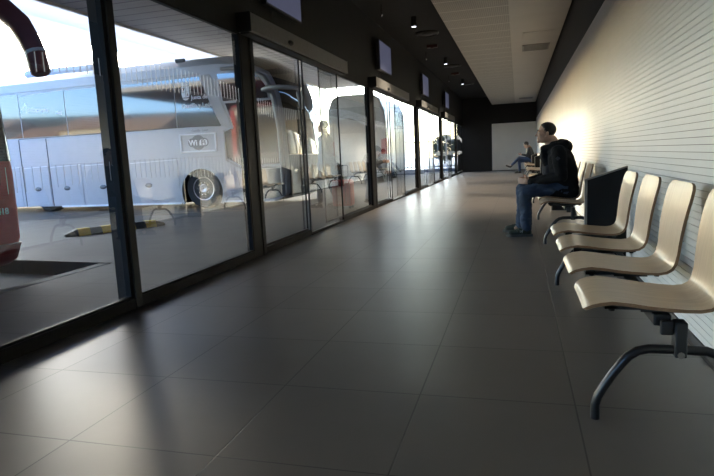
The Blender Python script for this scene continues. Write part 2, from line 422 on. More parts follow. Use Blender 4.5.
# ceiling fittings
lens = mat('spot_lens', (.9, .9, .95), .3, emit=(.8, .85, 1), estr=2.5)
place = ['nearest', 'middle', 'farthest']
for k in range(3):
    y = 10.95 + 4.9 * k
    t = thing('ceiling_spotlight', 'small black cylinder spotlight on the dark ceiling, %s of three' % place[k], 'spotlight', (-1.85, y, 3.5), 'cylinder spotlights')
    MB().cyl((-1.85, y, 3.503), (-1.85, y, 3.33), .055, 20).build('housing', black, t, smooth=True)
    MB().cyl((-1.85, y, 3.331), (-1.85, y, 3.325), .04, 20).build('lens', lens, t)
    L = bpy.data.lights.new('spot_lamp', 'SPOT'); L.energy = 260; L.spot_size = math.radians(95); L.spot_blend = .8; L.shadow_soft_size = .04; L.color = (1, .86, .68)
    lo_ = bpy.data.objects.new('spot_lamp', L); COL.objects.link(lo_); lo_.parent = t; lo_.location = (0, 0, -.19)
    t = thing('ceiling_diffuser', 'round dark air diffuser on the dark ceiling, %s of three' % place[k], 'air diffuser', (-1.83, y + 1.5, 3.5), 'round air diffusers')
    MB().lathe([(.25, 3.503), (.25, 3.47), (.21, 3.455), (.2, 3.47)], (-1.83, y + 1.5, 0)).build('outer_ring', black, t, smooth=True)
    MB().lathe([(.12, 3.503), (.12, 3.46), (.08, 3.45)], (-1.83, y + 1.5, 0)).build('centre_cone', legdark, t, smooth=True)
    t = thing('ceiling_sprinkler', 'thin sprinkler pipe hanging below the dark ceiling, %s of three' % place[k], 'sprinkler', (-2.2, 9.8 + 4.9 * k, 3.5), 'ceiling sprinklers')
    MB().cyl((-2.2, 9.8 + 4.9 * k, 3.503), (-2.2, 9.8 + 4.9 * k, 3.33), .012, 10).build('pipe', chrome, t)
    MB().cyl((-2.2, 9.8 + 4.9 * k, 3.33), (-2.2, 9.8 + 4.9 * k, 3.30), .025, 12, .012).build('nozzle', chrome, t)
    if k < 2:
        t = thing('ceiling_alarm', ['small dull red alarm box on the dark ceiling, nearer one', 'small dull red alarm box on the dark ceiling, farther one'][k], 'alarm', (-1.93, 13.9 + 5.1 * k, 3.5), 'red ceiling alarms')
        MB().box((-2.05, 13.82 + 5.1 * k, 3.44), (-1.8, 13.98 + 5.1 * k, 3.503)).build('casing', mat('dull_red', (.05, .008, .006), .5, var=.1), t, bevel=.01)
        MB().cyl((-1.93, 13.9 + 5.1 * k, 3.44), (-1.93, 13.9 + 5.1 * k, 3.425), .04, 16).build('sounder', mat('dull_red', (.2, .02, .015)), t)
ventm = mat('vent_metal', (.30, .29, .27), .5, var=.05)
for k, (x0, x1, y0, y1, lb) in enumerate([(.10, .65, 12.9, 13.65, 'grey slotted air vent in the white ceiling, nearer one'), (.05, .62, 25.7, 26.3, 'dark slotted air vent in the white ceiling by the far wall')]):
    t = thing('ceiling_vent', lb, 'vent', ((x0 + x1) / 2, (y0 + y1) / 2, 3.14), 'ceiling air vents')
    MB().box((x0, y0, 3.125), (x1, y0 + .03, 3.142)).box((x0, y1 - .03, 3.125), (x1, y1, 3.142)).box((x0, y0, 3.125), (x0 + .03, y1, 3.142)).box((x1 - .03, y0, 3.125), (x1, y1, 3.142)).build('frame', ventm, t)
    c = MB()
    for q in range(9): yy = y0 + .05 + (y1 - y0 - .1) * q / 9; c.box((x0 + .03, yy, 3.128), (x1 - .03, yy + .03, 3.142))
    c.build('louvres', ventm, t)
# ceiling access panel (thin raised outline)
tag(MB().box((.1, 11.55, 3.133), (.68, 12.2, 3.142)).build('ceiling_access_panel', ceilwhite, bevel=.003), 'thin white access panel in the ceiling before the nearer vent', 'access panel')

# ------------------------------------------------------------------ beam seating
def seat_shell():
    """plywood shell, local origin = floor point under seat centre, width along Y"""
    prof = [(.207, .412, .165), (.215, .424, .192), (.232, .436, .205), (.26, .4445, .211), (.30, .446, .211), (.36, .440, .208), (.42, .431, .205), (.48, .424, .20), (.54, .419, .193), (.59, .417, .186),
            (.625, .422, .181), (.648, .436, .178), (.662, .46, .177), (.670, .50, .179), (.675, .55, .184), (.681, .60, .190), (.689, .65, .196), (.699, .70, .201), (.710, .745, .203), (.718, .775, .196), (.724, .795, .176), (.727, .805, .145)]
    prof = [(.219 + (x - .207) * .497 / .52, z, w) for x, z, w in prof]
    n = len(prof); W = 10; th = .0125; up = []; lo = []
    for i, (x, z, w) in enumerate(prof):
        a = prof[max(i - 1, 0)]; b = prof[min(i + 1, n - 1)]
        tx, tz = b[0] - a[0], b[1] - a[1]; L = math.hypot(tx, tz); nx, nz = tz / L, -tx / L    # points down / backwards
        for j in range(W + 1):
            q = -1 + 2 * j / W; s = math.sin(q * PI / 2) * .25 + q * .75
            cup = .006 * q * q * (1 if .3 < x else .3)
            up.append((x - nx * cup, s * w, z - nz * cup)); lo.append((x + nx * (th - cup), s * w, z + nz * (th - cup)))
    c = MB(); K = n * (W + 1)
    f1 = []; f2 = []; fe = []
    for i in range(n - 1):
        for j in range(W):
            a = i * (W + 1) + j; f1.append((a, a + 1, a + W + 2, a + W + 1)); f2.append((K + a, K + a + W + 1, K + a + W + 2, K + a + 1))
        a = i * (W + 1); fe.append((a, a + W + 1, K + a + W + 1, K + a)); a += W; fe.append((a, K + a, K + a + W + 1, a + W + 1))
    for j in range(W):
        fe.append((j, K + j, K + j + 1, j + 1)); a = (n - 1) * (W + 1) + j; fe.append((a, a + 1, K + a + 1, K + a))
    c.use(chairwood).add(up + lo, f1 + f2); 
    o = len(c.v) - 2 * K
    c.use(plyedge)
    for f in fe: c.f.append(tuple(i + o for i in f)); c.m.append(c.cur)
    return c
seatB = seat_shell()
_sm = None
def leg_mesh(y):
    c = MB()
    pts = [(.264, y, .0), (.264, y, .055), (.272, y, .085), (.29, y, .12), (.318, y, .168), (.35, y, .215), (.372, y, .242), (.40, y, .262), (.435, y, .271), (.53, y, .273), (.615, y, .271), (.645, y, .260), (.668, y, .240), (.69, y, .210), (.715, y, .165), (.735, y, .12), (.747, y, .085), (.752, y, .055), (.752, y, 0)]
    return c.tube(pts, .0165, 14)
def bench(y0, labels, first=None):
    y1 = y0 + 2.14
    t = thing('beam_bench', labels, 'bench', (.5, (y0 + y1) / 2, 0), 'four seat plywood benches along the slatted wall')
    global _sm
    for k in range(4):
        yc = y0 + .155 + .603 * k
        o = MB(); o.v = [(x, y + yc, z) for x, y, z in seatB.v]; o.f = list(seatB.f); o.m = list(seatB.m); o.mats = list(seatB.mats)
        s = o.build('seat', None, t, smooth=True)
        b = MB().box((.30, yc - .09, .392), (.34, yc - .06, .425)).box((.30, yc - .09, .392), (.62, yc - .065, .405)).box((.30, yc + .065, .392), (.62, yc + .09, .405)).box((.42, yc - .09, .385), (.56, yc + .09, .40))
        for yy in (-.078, .078):
            for xx in (.325, .60): b.cyl((xx, yc + yy, .415), (xx, yc + yy, .385), .011, 10)
        b.build('seat_bracket', legdark, t)
    MB().box((.455, y0 + .03, .345), (.512, y1 - .03, .387)).build('beam', legdark, t, bevel=.006)
    for y in (y0, y1):
        l = leg_mesh(y).build('leg', legblack, t, smooth=True)
        MB().box((.512, y - .028, .25), (.550, y + .03, .375)).box((.47, y - .012, .325), (.51, y + .012, .375)).build('leg_bracket', legdark, l, bevel=.005)
        MB().cyl((.53, y - .033, .262), (.53, y - .029, .262), .012, 12).build('bolt', chrome, l)
    return t
bl = ['nearest empty four seat plywood bench with black tube legs', 'four seat plywood bench that the man in the dark jacket sits on', 'third plywood bench from the camera, mostly behind the man in the dark jacket', 'fourth plywood bench from the camera, between two black partitions',
      'distant plywood bench just in front of the farthest partition', 'farthest plywood bench, under the seated person by the far wall']
for y, l in zip((2.115, 6.126, 10.85, 15.6, 20.35, 24.2), bl): bench(y, l)

# black partitions between the benches
pl = ['nearest', 'second', 'third', 'fourth', 'farthest']
parc = mat('partition_laminate', (.014, .013, .013), .7, spec=.2, var=.1)
for k, y in enumerate((4.74, 9.5, 14.2, 18.9, 23.4)):
    t = thing('partition', 'black upright partition with pale edge standing by the slatted wall, %s of five' % pl[k] if k else 'nearest black partition with pale sloping top edge, behind the near bench', 'partition', (.66, y, 0), 'black partitions between the benches')
    MB().prism([(.515, .0), (.80, .0), (.80, .81), (.515, .72)], y, y + .04).build('panel', parc, t)
    MB().box((.497, y - .002, 0), (.515, y + .042, .722)).build('edge_trim', alu, t)
    MB().prism([(.497, .715), (.80, .81), (.80, .822), (.497, .727)], y - .002, y + .042).build('top_trim', alu, t)

# ------------------------------------------------------------------ figures
skin = mat('skin', (.47, .285, .205), .55, var=.08, vscale=20)
hair_m = mat('dark_hair', (.030, .023, .018), .6, var=.3, vscale=60, bump=.5, bscale=120)
eye_m = mat('eye_white', (.6, .58, .55), .3, var=.03); iris_m = mat('iris', (.03, .02, .015), .25, var=.05)
def head_blobs(c, H, s=.94):
    """adds a head to mesh builder c; H = 4x4 local (+x face, z up) to world"""
    R3 = H.to_3x3(); sc = s
    def P(p): return H @ (Vector(p) * sc)
    def E(p, r): c.ell(P(p), tuple(q * sc for q in r), R3, 12)
    def C(a, ra, b, rb): c.cone(P(a), ra * sc, P(b), rb * sc, n=10)
    E((-.018, 0, .045), (.098, .077, .084)); E((.032, 0, -.005), (.060, .062, .090)); E((.030, 0, -.062), (.052, .048, .048))
    E((.072, 0, -.088), (.020, .024, .021)); C((.086, 0, .018), .009, (.108, 0, -.022), .0125)
    E((.098, .011, -.026), (.012, .008, .008)); E((.098, -.011, -.026), (.012, .008, .008))
    C((.077, -.034, .030), .011, (.077, .034, .030), .011); C((.086, -.015, -.050), .008, (.086, .015, -.050), .008); C((.083, -.014, -.064), .008, (.083, .014, -.064), .008)
    for y in (-1, 1): E((.055, .040 * y, -.014), (.026, .022, .022)); E((-.008, .078 * y, -.008), (.019, .008, .031)); E((-.004, .05 * y, -.055), (.04, .02, .035))
    C((-.03, 0, -.03), .056, (-.075, 0, -.17), .06)
def hair_shell(H, s, front=.088, low=-.045, parent=None, puff=1.0, m=None):
    c = MB().ell((-.018, 0, .047), (.104 * puff, .083 * puff, .092 * puff), n=20)
    keep = []
    for f in c.f:
        q = [c.v[i] for i in f]; x = sum(v[0] for v in q) / len(q); z = sum(v[2] for v in q) / len(q)
        lim = low if x < -.02 else (low + (x + .02) / .05 * (.055 - low) if x < .03 else .055 + (x - .03) / .03 * (front - .055) if x < .06 else front)
        if z > lim: keep.append(f)
    c.f = keep; c.m = [0] * len(keep)
    c.v = [tuple(H @ (Vector(v) * s * (1 + .012 * noise.noise(Vector(v) * 60)))) for v in c.v]
    o = c.build('hair', m or hair_m, parent, smooth=True)
    q = o.modifiers.new('s', 'SOLIDIFY'); q.thickness = .006; q.offset = -1
    return o
def eyes(H, s, parent):
    for y in (-1, 1):
        e = MB().ell(H @ (Vector((.074, .029 * y, .008)) * s), (.0125 * s,) * 3, n=8).build('eye', eye_m, parent, smooth=True)
        MB().ell(H @ (Vector((.0835, .029 * y, .008)) * s), (.0045 * s,) * 3, n=6).build('iris', iris_m, e, smooth=True)
def remesh(c, name, m, parent, vox=.007, it=4, wrinkle=0., wscale=9., fac=.5):
    o = c.build(name, m, parent)
    r = o.modifiers.new('r', 'REMESH'); r.mode = 'VOXEL'; r.voxel_size = vox; r.use_smooth_shade = True
    s = o.modifiers.new('s', 'SMOOTH'); s.iterations = it; s.factor = fac
    bake(o)
    if not o.data.materials: o.data.materials.append(m)
    if wrinkle:
        me = o.data
        for v in me.vertices:
            p = v.co; w = noise.noise(Vector((p.x * wscale, p.y * wscale, p.z * wscale * 1.7))) + .5 * noise.noise(Vector((p.x * wscale * 2.3, p.y * wscale * 2.3, p.z * wscale * 3.1)))
            v.co = p + v.normal * wrinkle * (w - abs(w) * .6)
    return o
def hand(c, wrist, palm_dir, side, nrm, curl=.6, s=1.0, thumb=1):
    """palm and five bent fingers: palm_dir along fingers, side across knuckles (towards thumb), nrm = palm normal (fingers curl towards it)"""
    w = Vector(wrist); d = Vector(palm_dir).normalized(); sd = Vector(side); sd = (sd - d * sd.dot(d)).normalized(); n = d.cross(sd); 
    if n.dot(Vector(nrm)) < 0: n = -n
    c.cone(w, .024 * s, w + d * .03 * s, .026 * s, (sd, 1.25)); 
    for q in (-.027, -.009, .009, .027): c.cone(w + d * .02 * s + sd * q * .8 * s, .013 * s, w + d * .085 * s + sd * q * s, .0115 * s, n=10)
    for q, L in ((.028, .072), (.009, .08), (-.010, .075), (-.028, .058)):
        p = w + d * .088 * s + sd * q * s; a = curl * .35
        for k, l in enumerate((.45, .3, .25)):
            v = d * math.cos(a) + n * math.sin(a); e = p + v * L * l * s; c.cone(p, (.0088 - .0008 * k) * s, e, (.0082 - .0008 * k) * s, n=10); p = e; a += curl
    p = w + d * .03 * s + sd * .03 * s
    v = (d * .6 + sd * .6 + n * .35).normalized(); e = p + v * .042 * s; c.cone(p, .012 * s, e, .0105 * s, n=10)
    v = (d * .9 + sd * .15 + n * .4).normalized(); c.cone(e, .0102 * s, e + v * .032 * s, .008 * s, n=10)
def face_matrix(c, yaw, pitch=0, roll=0):
    return Matrix.Translation(c) @ Matrix.Rotation(yaw, 4, 'Z') @ Matrix.Rotation(-pitch, 4, 'Y') @ Matrix.Rotation(roll, 4, 'X')
jeans_m = mat('blue_denim', (.036, .058, .100), .85, var=.35, vscale=7, bump=.4, bscale=200)
jacket_m = mat('black_jacket', (.0075, .0075, .009), .85, spec=.2, var=.25, vscale=8, bump=.3, bscale=90)
def shoe(name, heel, dirv, parent, upper, sole, L=.29, s=1.):
    h = Vector(heel); d = Vector(dirv).normalized(); sd = Vector((-d.y, d.x, 0)); up = Vector((0, 0, 1))
    def poly(w0, z0, z1, inset):
        pr = [(0, .55), (.03, .8), (.15, .92), (.35, .85), (.5, .9), (.68, 1.05), (.82, 1.0), (.93, .78), (1.0, .35)]
        L_ = [h + d * (a * L) + sd * (b * w0) for a, b in pr]; R_ = [h + d * (a * L) - sd * (b * w0) for a, b in reversed(pr)]
        return L_ + R_
    c = MB(); pts = poly(.045, 0, 0, 0); n = len(pts)
    c.add([p + up * 0 for p in pts] + [p + up * .026 for p in pts], [tuple(range(n))[::-1], tuple(range(n, 2 * n))] + [(i, (i + 1) % n, (i + 1) % n + n, i + n) for i in range(n)])
    u = MB()
    u.cone(h + d * .05 + up * .05, .038, h + d * .16 + up * .052, .041, n=14); u.cone(h + d * .15 + up * .05, .040, h + d * .235 + up * .038, .033, (sd, 1.15))
    u.cone(h + d * .06 + up * .05, .036, h + d * .07 + up * .095, .036); u.cone(h + d * .10 + up * .07, .032, h + d * .16 + up * .055, .036); u.box(tuple(h + d * .04 + Vector((-.01, -.01, .02))), tuple(h + d * .05 + Vector((.01, .01, .03))))
    o = remesh(u, name, upper, parent, .006, 3)
    c.build('sole', sole, o, bevel=.004)
    l = MB()
    for k in range(4): q = h + d * (.115 + .022 * k) + up * (.106 - .010 * k); l.cone(q - sd * .022, .0035, q + sd * .022, .0035, n=6)
    l.build('laces', mat('grey_laces', (.30, .30, .28), .8, var=.1), o)
    for q in (-1, 1):   # side stripe letter N
        b0 = h + d * .12 + sd * q * .0395 + up * .045
        k = MB(); k.cone(b0, .004, b0 + up * .030 - d * .006, .004, n=6).cone(b0 + up * .030 - d * .006, .004, b0 + d * .026, .004, n=6).cone(b0 + d * .026, .004, b0 + d * .020 + up * .028, .004, n=6)
        k.build('side_mark', mat('shoe_mark', (.45, .45, .42), .6, var=.05), o)
    return o

def seated_man():
    t = thing('person', 'man in black hooded jacket and blue jeans seated with clasped hands, looking left', 'person', (.45, 6.87, 0))
    YC = 6.87
    H = face_matrix((.300, YC - .01, 1.142), PI + .10, .06)
    b = MB(); head_blobs(b, H, .96)
    Yd = (0, 1, 0)
    # inner body: neck, torso, limbs
    b.cone((.37, YC, 1.07), .055, (.43, YC, .94), .07); b.cone((.43, YC, .93), .10, (.48, YC, .62), .10, (Yd, 1.4)); b.cone((.49, YC, .60), .10, (.50, YC, .535), .085, (Yd, 1.4))
    for s, kx, kz, ax in ((-1, .06, .505, .085), (1, .03, .515, .03)):
        b.cone((.50, YC + s * .09, .52), .06, (kx + .01, YC + s * .15, kz - .02), .045); b.cone((kx + .01, YC + s * .15, kz - .02), .042, (ax + .03, YC + s * .17, .10), .028); b.cone((ax + .03, YC + s * .17, .09), .028, (ax - .06, YC + s * .17, .05), .024)
    arms = [((.43, YC - .18, .92), (.455, YC - .24, .665), (.13, YC - .10, .615)), ((.42, YC + .18, .92), (.42, YC + .26, .67), (.13, YC + .11, .625))]
    for sh, el, wr in arms: b.cone(sh, .045, el, .035); b.cone(el, .034, wr, .024)
    hand(b, (.115, YC - .09, .614), (-1, .55, .12), (.1, .1, 1), (0, 1, -.1), .55, 1.0)
    hand(b, (.115, YC + .10, .625), (-1, -.50, .05), (.1, -.1, 1), (0, -1, -.1), .5, 1.0)
    body = remesh(b, 'body', skin, t, .0055, 3)
    eyes(H, .96, t); hair_shell(H, .96, .104, -.035, t, .965)
    for q in (-1, 1): MB().cone(H @ Vector((.083, .045 * q, .036)), .004, H @ Vector((.088, .018 * q, .040)), .004, n=6).build('eyebrow', hair_m, t)
    # jacket
    j = MB()
    ch = [((.515, .505), .15, .19), ((.495, .60), .160, .195), ((.478, .72), .166, .205), ((.458, .83), .155, .22), ((.43, .92), .128, .215), ((.40, .985), .085, .15)]
    for (a, ra, wa), (c2, rb, wb) in zip(ch, ch[1:]):
        j.cone((a[0], YC, a[1]), ra, (c2[0], YC, c2[1]), rb, (Yd, wa / ra), n=24)
    for s in (-1, 1):
        sh, el, wr = arms[0 if s < 0 else 1]
        j.cone((.43, YC + s * .13, .93), .085, sh, .085); j.cone(sh, .084, el, .066); j.cone(el, .066, tuple(Vector(el).lerp(Vector(wr), .5)), .054); j.cone(tuple(Vector(el).lerp(Vector(wr), .5)), .054, wr, .038)
        j.cone((.40, YC + s * .085, .99), .045, (.27, YC + s * .055, .985), .03); j.cone((.27, YC + s * .055, .985), .03, (.285, YC + s * .03, .90), .04); j.cone((.285, YC + s * .03, .90), .05, (.34, YC + s * .03, .74), .05)
        j.cone((.50, YC + s * .09, .50), .085, (.38, YC + s * .12, .515), .08)
    jk = remesh(j, 'jacket', jacket_m, t, .008, 4, .010, 8.)
    h = MB(); h.cone((.50, YC - .09, 1.02), .052, (.505, YC + .09, 1.02), .052, n=18); h.cone((.50, YC - .09, 1.01), .05, (.42, YC - .10, 1.00), .042); h.cone((.50, YC + .09, 1.01), .05, (.42, YC + .10, 1.00), .042)
    h.ell((.47, YC, 1.035), (.055, .10, .045)); h.ell((.535, YC, .985), (.055, .11, .07))
    h.cone((.42, YC - .10, 1.0), .04, (.34, YC - .075, 1.0), .028); h.cone((.42, YC + .10, 1.0), .04, (.34, YC + .075, 1.0), .028)
    remesh(h, 'hood', jacket_m, jk, .008, 5, .007, 12.)
    # lighter collar lining
    MB().tube([(.30, YC - .05, .985), (.345, YC - .078, 1.015), (.40, YC - .082, 1.04)], [.008, .009, .006], 8).build('collar_lining', mat('grey_lining', (.22, .23, .25), .8, var=.1), jk, smooth=True)
    p0 = Vector((.415, YC - .272, .865)); dz = Vector((0, .02, .024)); dx = Vector((.026, .0, 0))
    MB().add([p0 - dx, p0 - dz, p0 + dx, p0 + dz] + [q + Vector((0, -.006, 0)) for q in (p0 - dx, p0 - dz, p0 + dx, p0 + dz)], [(0, 1, 2, 3), (7, 6, 5, 4), (0, 4, 5, 1), (1, 5, 6, 2), (2, 6, 7, 3), (3, 7, 4, 0)]).build('sleeve_patch', mat('dark_patch', (.04, .042, .05), .5, var=.1), jk)
    # pullover seen in the open front
    MB().cone((.33, YC - .005, .97), .045, (.335, YC, .72), .075, (Yd, 1.2)).build('shirt', mat('dark_shirt', (.02, .022, .03), .8, var=.1), t, smooth=True)
    # jeans
    q = MB()
    q.cone((.50, YC - .09, .525), .105, (.50, YC + .09, .525), .105)
    for s, kx, kz, ax in ((-1, .06, .505, .085), (1, .03, .515, .03)):
        q.cone((.48, YC + s * .095, .53), .098, (.25, YC + s * .13, .523), .083); q.cone((.25, YC + s * .13, .523), .083, (kx + .01, YC + s * .15, kz), .072)
        q.cone((kx + .01, YC + s * .15, kz), .072, (kx + .02, YC + s * .16, .33), .070); q.cone((kx + .02, YC + s * .16, .33), .070, (ax, YC + s * .17, .13), .064); q.cone((ax, YC + s * .17, .13), .064, (ax, YC + s * .17, .10), .065)
    remesh(q, 'jeans', jeans_m, t, .008, 3, .010, 14.)
    green = mat('dark_green_suede', (.035, .042, .03), .8, var=.15); sole = mat('dark_sole', (.10, .10, .09), .7, var=.1)
    shoe('shoe', (.155, YC - .175, 0), (-1, -.06, 0), t, green, sole)
    shoe('shoe', (.105, YC + .20, 0), (-1, .12, 0), t, green, sole)
    return t
seated_man()

def far_seated():
    t = thing('person', 'person in dark jacket and jeans by the far wall, legs crossed, looking down at hands', 'person', (.5, 24.35, 0))
    YC = 24.35
    H = face_matrix((.36, YC, 1.12), PI, -.55); b = MB(); head_blobs(b, H, 1.0); Yd = (0, 1, 0)
    b.cone((.42, YC, 1.03), .06, (.46, YC, .92), .07); b.cone((.48, YC, .88), .09, (.52, YC, .58), .09, (Yd, 1.4))
    b.cone((.50, YC - .09, .52), .06, (.08, YC - .02, .62), .045); b.cone((.08, YC - .02, .62), .045, (-.22, YC - .02, .33), .03); b.cone((-.22, YC - .02, .33), .03, (-.30, YC - .02, .27), .03)
    b.cone((.50, YC + .09, .52), .06, (.08, YC + .08, .50), .045); b.cone((.08, YC + .08, .5), .045, (.10, YC + .08, .10), .03); b.cone((.10, YC + .08, .08), .03, (.02, YC + .08, .05), .025)
    for s in (-1, 1):
        b.cone((.46, YC + s * .17, .92), .05, (.40, YC + s * .2, .70), .04); b.cone((.40, YC + s * .2, .70), .04, (.17, YC + s * .06, .76), .028); hand(b, (.17, YC + s * .06, .76), (-1, -s * .4, .2), (0, s * .2, 1), (0, -s, 0), .5)
    remesh(b, 'body', skin, t, .010, 2); eyes(H, 1.0, t); hair_shell(H, 1.0, .075, -.06, t, 1.08)
    j = MB(); j.cone((.54, YC, .55), .14, (.53, YC, .72), .15, (Yd, 1.35)); j.cone((.53, YC, .72), .15, (.48, YC, .90), .14, (Yd, 1.5)); j.cone((.47, YC - .12, .95), .07, (.47, YC + .12, .95), .07); j.ell((.50, YC, 1.0), (.08, .12, .06))
    for s in (-1, 1): j.cone((.46, YC + s * .17, .92), .075, (.40, YC + s * .2, .70), .06); j.cone((.40, YC + s * .2, .70), .06, (.20, YC + s * .075, .75), .042)
    remesh(j, 'jacket', mat('dark_navy_jacket', (.015, .015, .02), .8, var=.2), t, .012, 3, .008)
    q = MB(); q.cone((.52, YC - .09, .53), .10, (.52, YC + .09, .53), .10)
    q.cone((.50, YC - .09, .54), .095, (.08, YC - .02, .62), .07); q.cone((.08, YC - .02, .62), .068, (-.20, YC - .02, .36), .052)
    q.cone((.50, YC + .09, .52), .085, (.08, YC + .08, .49), .068); q.cone((.08, YC + .08, .49), .066, (.10, YC + .08, .12), .055)
    remesh(q, 'jeans', mat('dark_denim', (.025, .05, .12), .85, var=.2), t, .012, 2)
    blk = mat('black_shoe', (.015, .015, .015), .4, var=.1)
    shoe('shoe', (.17, YC + .08, 0), (-1, 0, 0), t, blk, blk)
    u = MB(); u.cone((-.22, YC - .02, .31), .04, (-.27, YC - .02, .27), .04); u.cone((-.27, YC - .02, .27), .04, (-.42, YC - .02, .33), .034); remesh(u, 'shoe', blk, t, .010, 2)
    return t
fs_ = far_seated()
fs_.location.x -= .04; fs_.location.z += .012

def walker():
    t = thing('person', 'person in pale grey coat outside the nearest sliding doors, walking with a red suitcase', 'person', (-3.8, 11.0, 0))
    C0 = Vector((-3.76, 11.0, 0)); H = face_matrix((-3.76, 11.0, 1.60), PI - .2, 0); b = MB(); head_blobs(b, H, 1.0); F = Vector((-1, 0, 0)); Yd = (0, 1, 0)
    def Q(x, y, z): return (C0.x + x, C0.y + y, z)
    b.cone(Q(.03, 0, 1.52), .06, Q(.05, 0, 1.40), .07); b.cone(Q(.04, 0, 1.33), .10, Q(.02, 0, .98), .11, (Yd, 1.4))
    legs = [(-.09, -.14, .0), (.09, .16, .05)]
    for y, dx, kz in legs:
        b.cone(Q(.02, y, .92), .07, Q(dx * .5 - .02, y, .50), .05); b.cone(Q(dx * .5 - .02, y, .5), .05, Q(dx + .03, y, .10), .035); b.cone(Q(dx + .03, y, .09), .03, Q(dx - .07, y, .05), .028)
    arms = [(Q(.03, .2, 1.36), Q(.06, .27, 1.10), Q(-.06, .25, .88)), (Q(.03, -.2, 1.36), Q(.14, -.27, 1.10), Q(.34, -.30, .86))]
    for sh, el, wr in arms: b.cone(sh, .05, el, .04); b.cone(el, .038, wr, .027)
    hand(b, arms[0][2], (-.2, 0, -1), (-1, 0, 0), (0, 1, 0), .5); hand(b, arms[1][2], (.5, -.1, -.8), (-1, 0, -.2), (-.3, -1, 0), 1.0)
    remesh(b, 'body', skin, t, .010, 2); eyes(H, 1.0, t); hair_shell(H, 1.0, .085, -.05, t, 1.03)
    j = MB(); j.cone(Q(.02, 0, .80), .165, Q(.03, 0, 1.05), .15, (Yd, 1.35)); j.cone(Q(.03, 0, 1.05), .15, Q(.04, 0, 1.32), .135, (Yd, 1.55)); j.cone(Q(.04, -.1, 1.42), .07, Q(.04, .1, 1.42), .07)
    for sh, el, wr in arms: j.cone(sh, .08, el, .062); j.cone(el, .062, wr, .045)
    remesh(j, 'coat', mat('pale_grey_coat', (.52, .55, .60), .85, var=.08), t, .012, 3, .008)
    q = MB()
    for y, dx, kz in legs: q.cone(Q(.02, y, .90), .10, Q(dx * .5 - .02, y, .50), .075); q.cone(Q(dx * .5 - .02, y, .5), .075, Q(dx + .03, y, .13), .055)
    remesh(q, 'trousers', mat('charcoal_trousers', (.04, .04, .045), .85, var=.15), t, .012, 2)
    blk = mat('black_shoe', (.015, .015, .015), .4)
    for y, dx, kz in legs: shoe('shoe', Q(dx + .09, y, .0), (-1, 0, 0), t, blk, blk)
    # suitcase
    s = thing('suitcase', 'upright red wheeled suitcase outside the nearest sliding doors, behind the walking person', 'suitcase', (-3.27, 10.6, 0))
    red = mat('red_suitcase_shell', (.42, .035, .035), .45, var=.12)
    MB().box((-3.470, 10.47, .05), (-3.080, 10.72, .56)).build('shell', red, s, bevel=.04, seg=4, smooth=True)
    c = MB()
    for k in range(5): x = -3.430 + .078 * k; c.box((x, 10.462, .1), (x + .02, 10.472, .52))
    c.build('ribs', mat('red_rib', (.30, .02, .02), .5, var=.1), s)
    MB().tube([(-3.360, 10.68, .54), (-3.360, 10.70, .80), (-3.350, 10.70, .83), (-3.200, 10.70, .83), (-3.190, 10.70, .80), (-3.190, 10.68, .54)], .009, 8).build('pull_handle', legdark, s, smooth=True)
    for x in (-3.430, -3.120):
        for y in (10.50, 10.68): MB().lathe([(.0, -.012), (.028, -.012), (.028, .012), (0, .012)], (x, y, .028), 'Y', 14).build('wheel', legdark, s)
    MB().box((-3.330, 10.55, .56), (-3.210, 10.63, .58)).build('grip', legdark, s)
walker()

def leaner():
    t = thing('person', 'dark-haired person outside the second pair of doors bending forward with one arm out', 'person', (-3.0, 12.0, 0))
    C0 = Vector((-3.0, 12.0, 0)); H = face_matrix((-2.87, 12.0, 1.06), -.1, -.6); b = MB(); head_blobs(b, H, .95); Yd = (0, 1, 0)
    def Q(x, y, z): return (C0.x + x, C0.y + y, z)
    b.cone(Q(.07, 0, 1.03), .055, Q(.0, 0, .97), .06); b.cone(Q(-.03, 0, .95), .09, Q(-.12, 0, .70), .09, (Yd, 1.4))
    legs = [(-.09, 0), (.09, -.06)]
    for y, dx in legs: b.cone(Q(-.12, y, .66), .07, Q(.0 + dx, y, .38), .05); b.cone(Q(.0 + dx, y, .38), .05, Q(-.06 + dx, y, .1), .035); b.cone(Q(-.06 + dx, y, .09), .03, Q(.03 + dx, y, .05), .028)
    arms = [(Q(.02, -.18, .92), Q(.14, -.22, .80), Q(.30, -.16, .86)), (Q(.02, .18, .92), Q(.12, .24, .76), Q(.24, .16, .62))]
    for sh, el, wr in arms: b.cone(sh, .045, el, .037); b.cone(el, .035, wr, .025); hand(b, wr, (1, .1, 0), (0, 0, 1), (0, 1, -.3), .4)
    remesh(b, 'body', skin, t, .010, 2); eyes(H, .95, t); hair_shell(H, .95, .07, -.07, t, 1.12)
    j = MB(); j.cone(Q(-.03, 0, .93), .125, Q(-.12, 0, .68), .135, (Yd, 1.45))
    for sh, el, wr in arms: j.cone(sh, .07, el, .055); j.cone(el, .055, tuple(Vector(el).lerp(Vector(wr), .9)), .04)
    remesh(j, 'jacket', mat('grey_jacket', (.16, .155, .15), .85, var=.1), t, .012, 3, .008)
    q = MB()
    for y, dx in legs: q.cone(Q(-.12, y, .66), .10, Q(.0 + dx, y, .38), .075); q.cone(Q(.0 + dx, y, .38), .075, Q(-.06 + dx, y, .12), .06)
    remesh(q, 'trousers', mat('light_grey_trousers', (.22, .22, .23), .85, var=.1), t, .012, 2)
    blk = mat('black_shoe', (.015, .015, .015), .4)
    for y, dx in legs: shoe('shoe', Q(-.14 + dx, y, .0), (1, 0, 0), t, blk, blk)
    return t
ln_ = leaner(); ln_.location.x -= .06

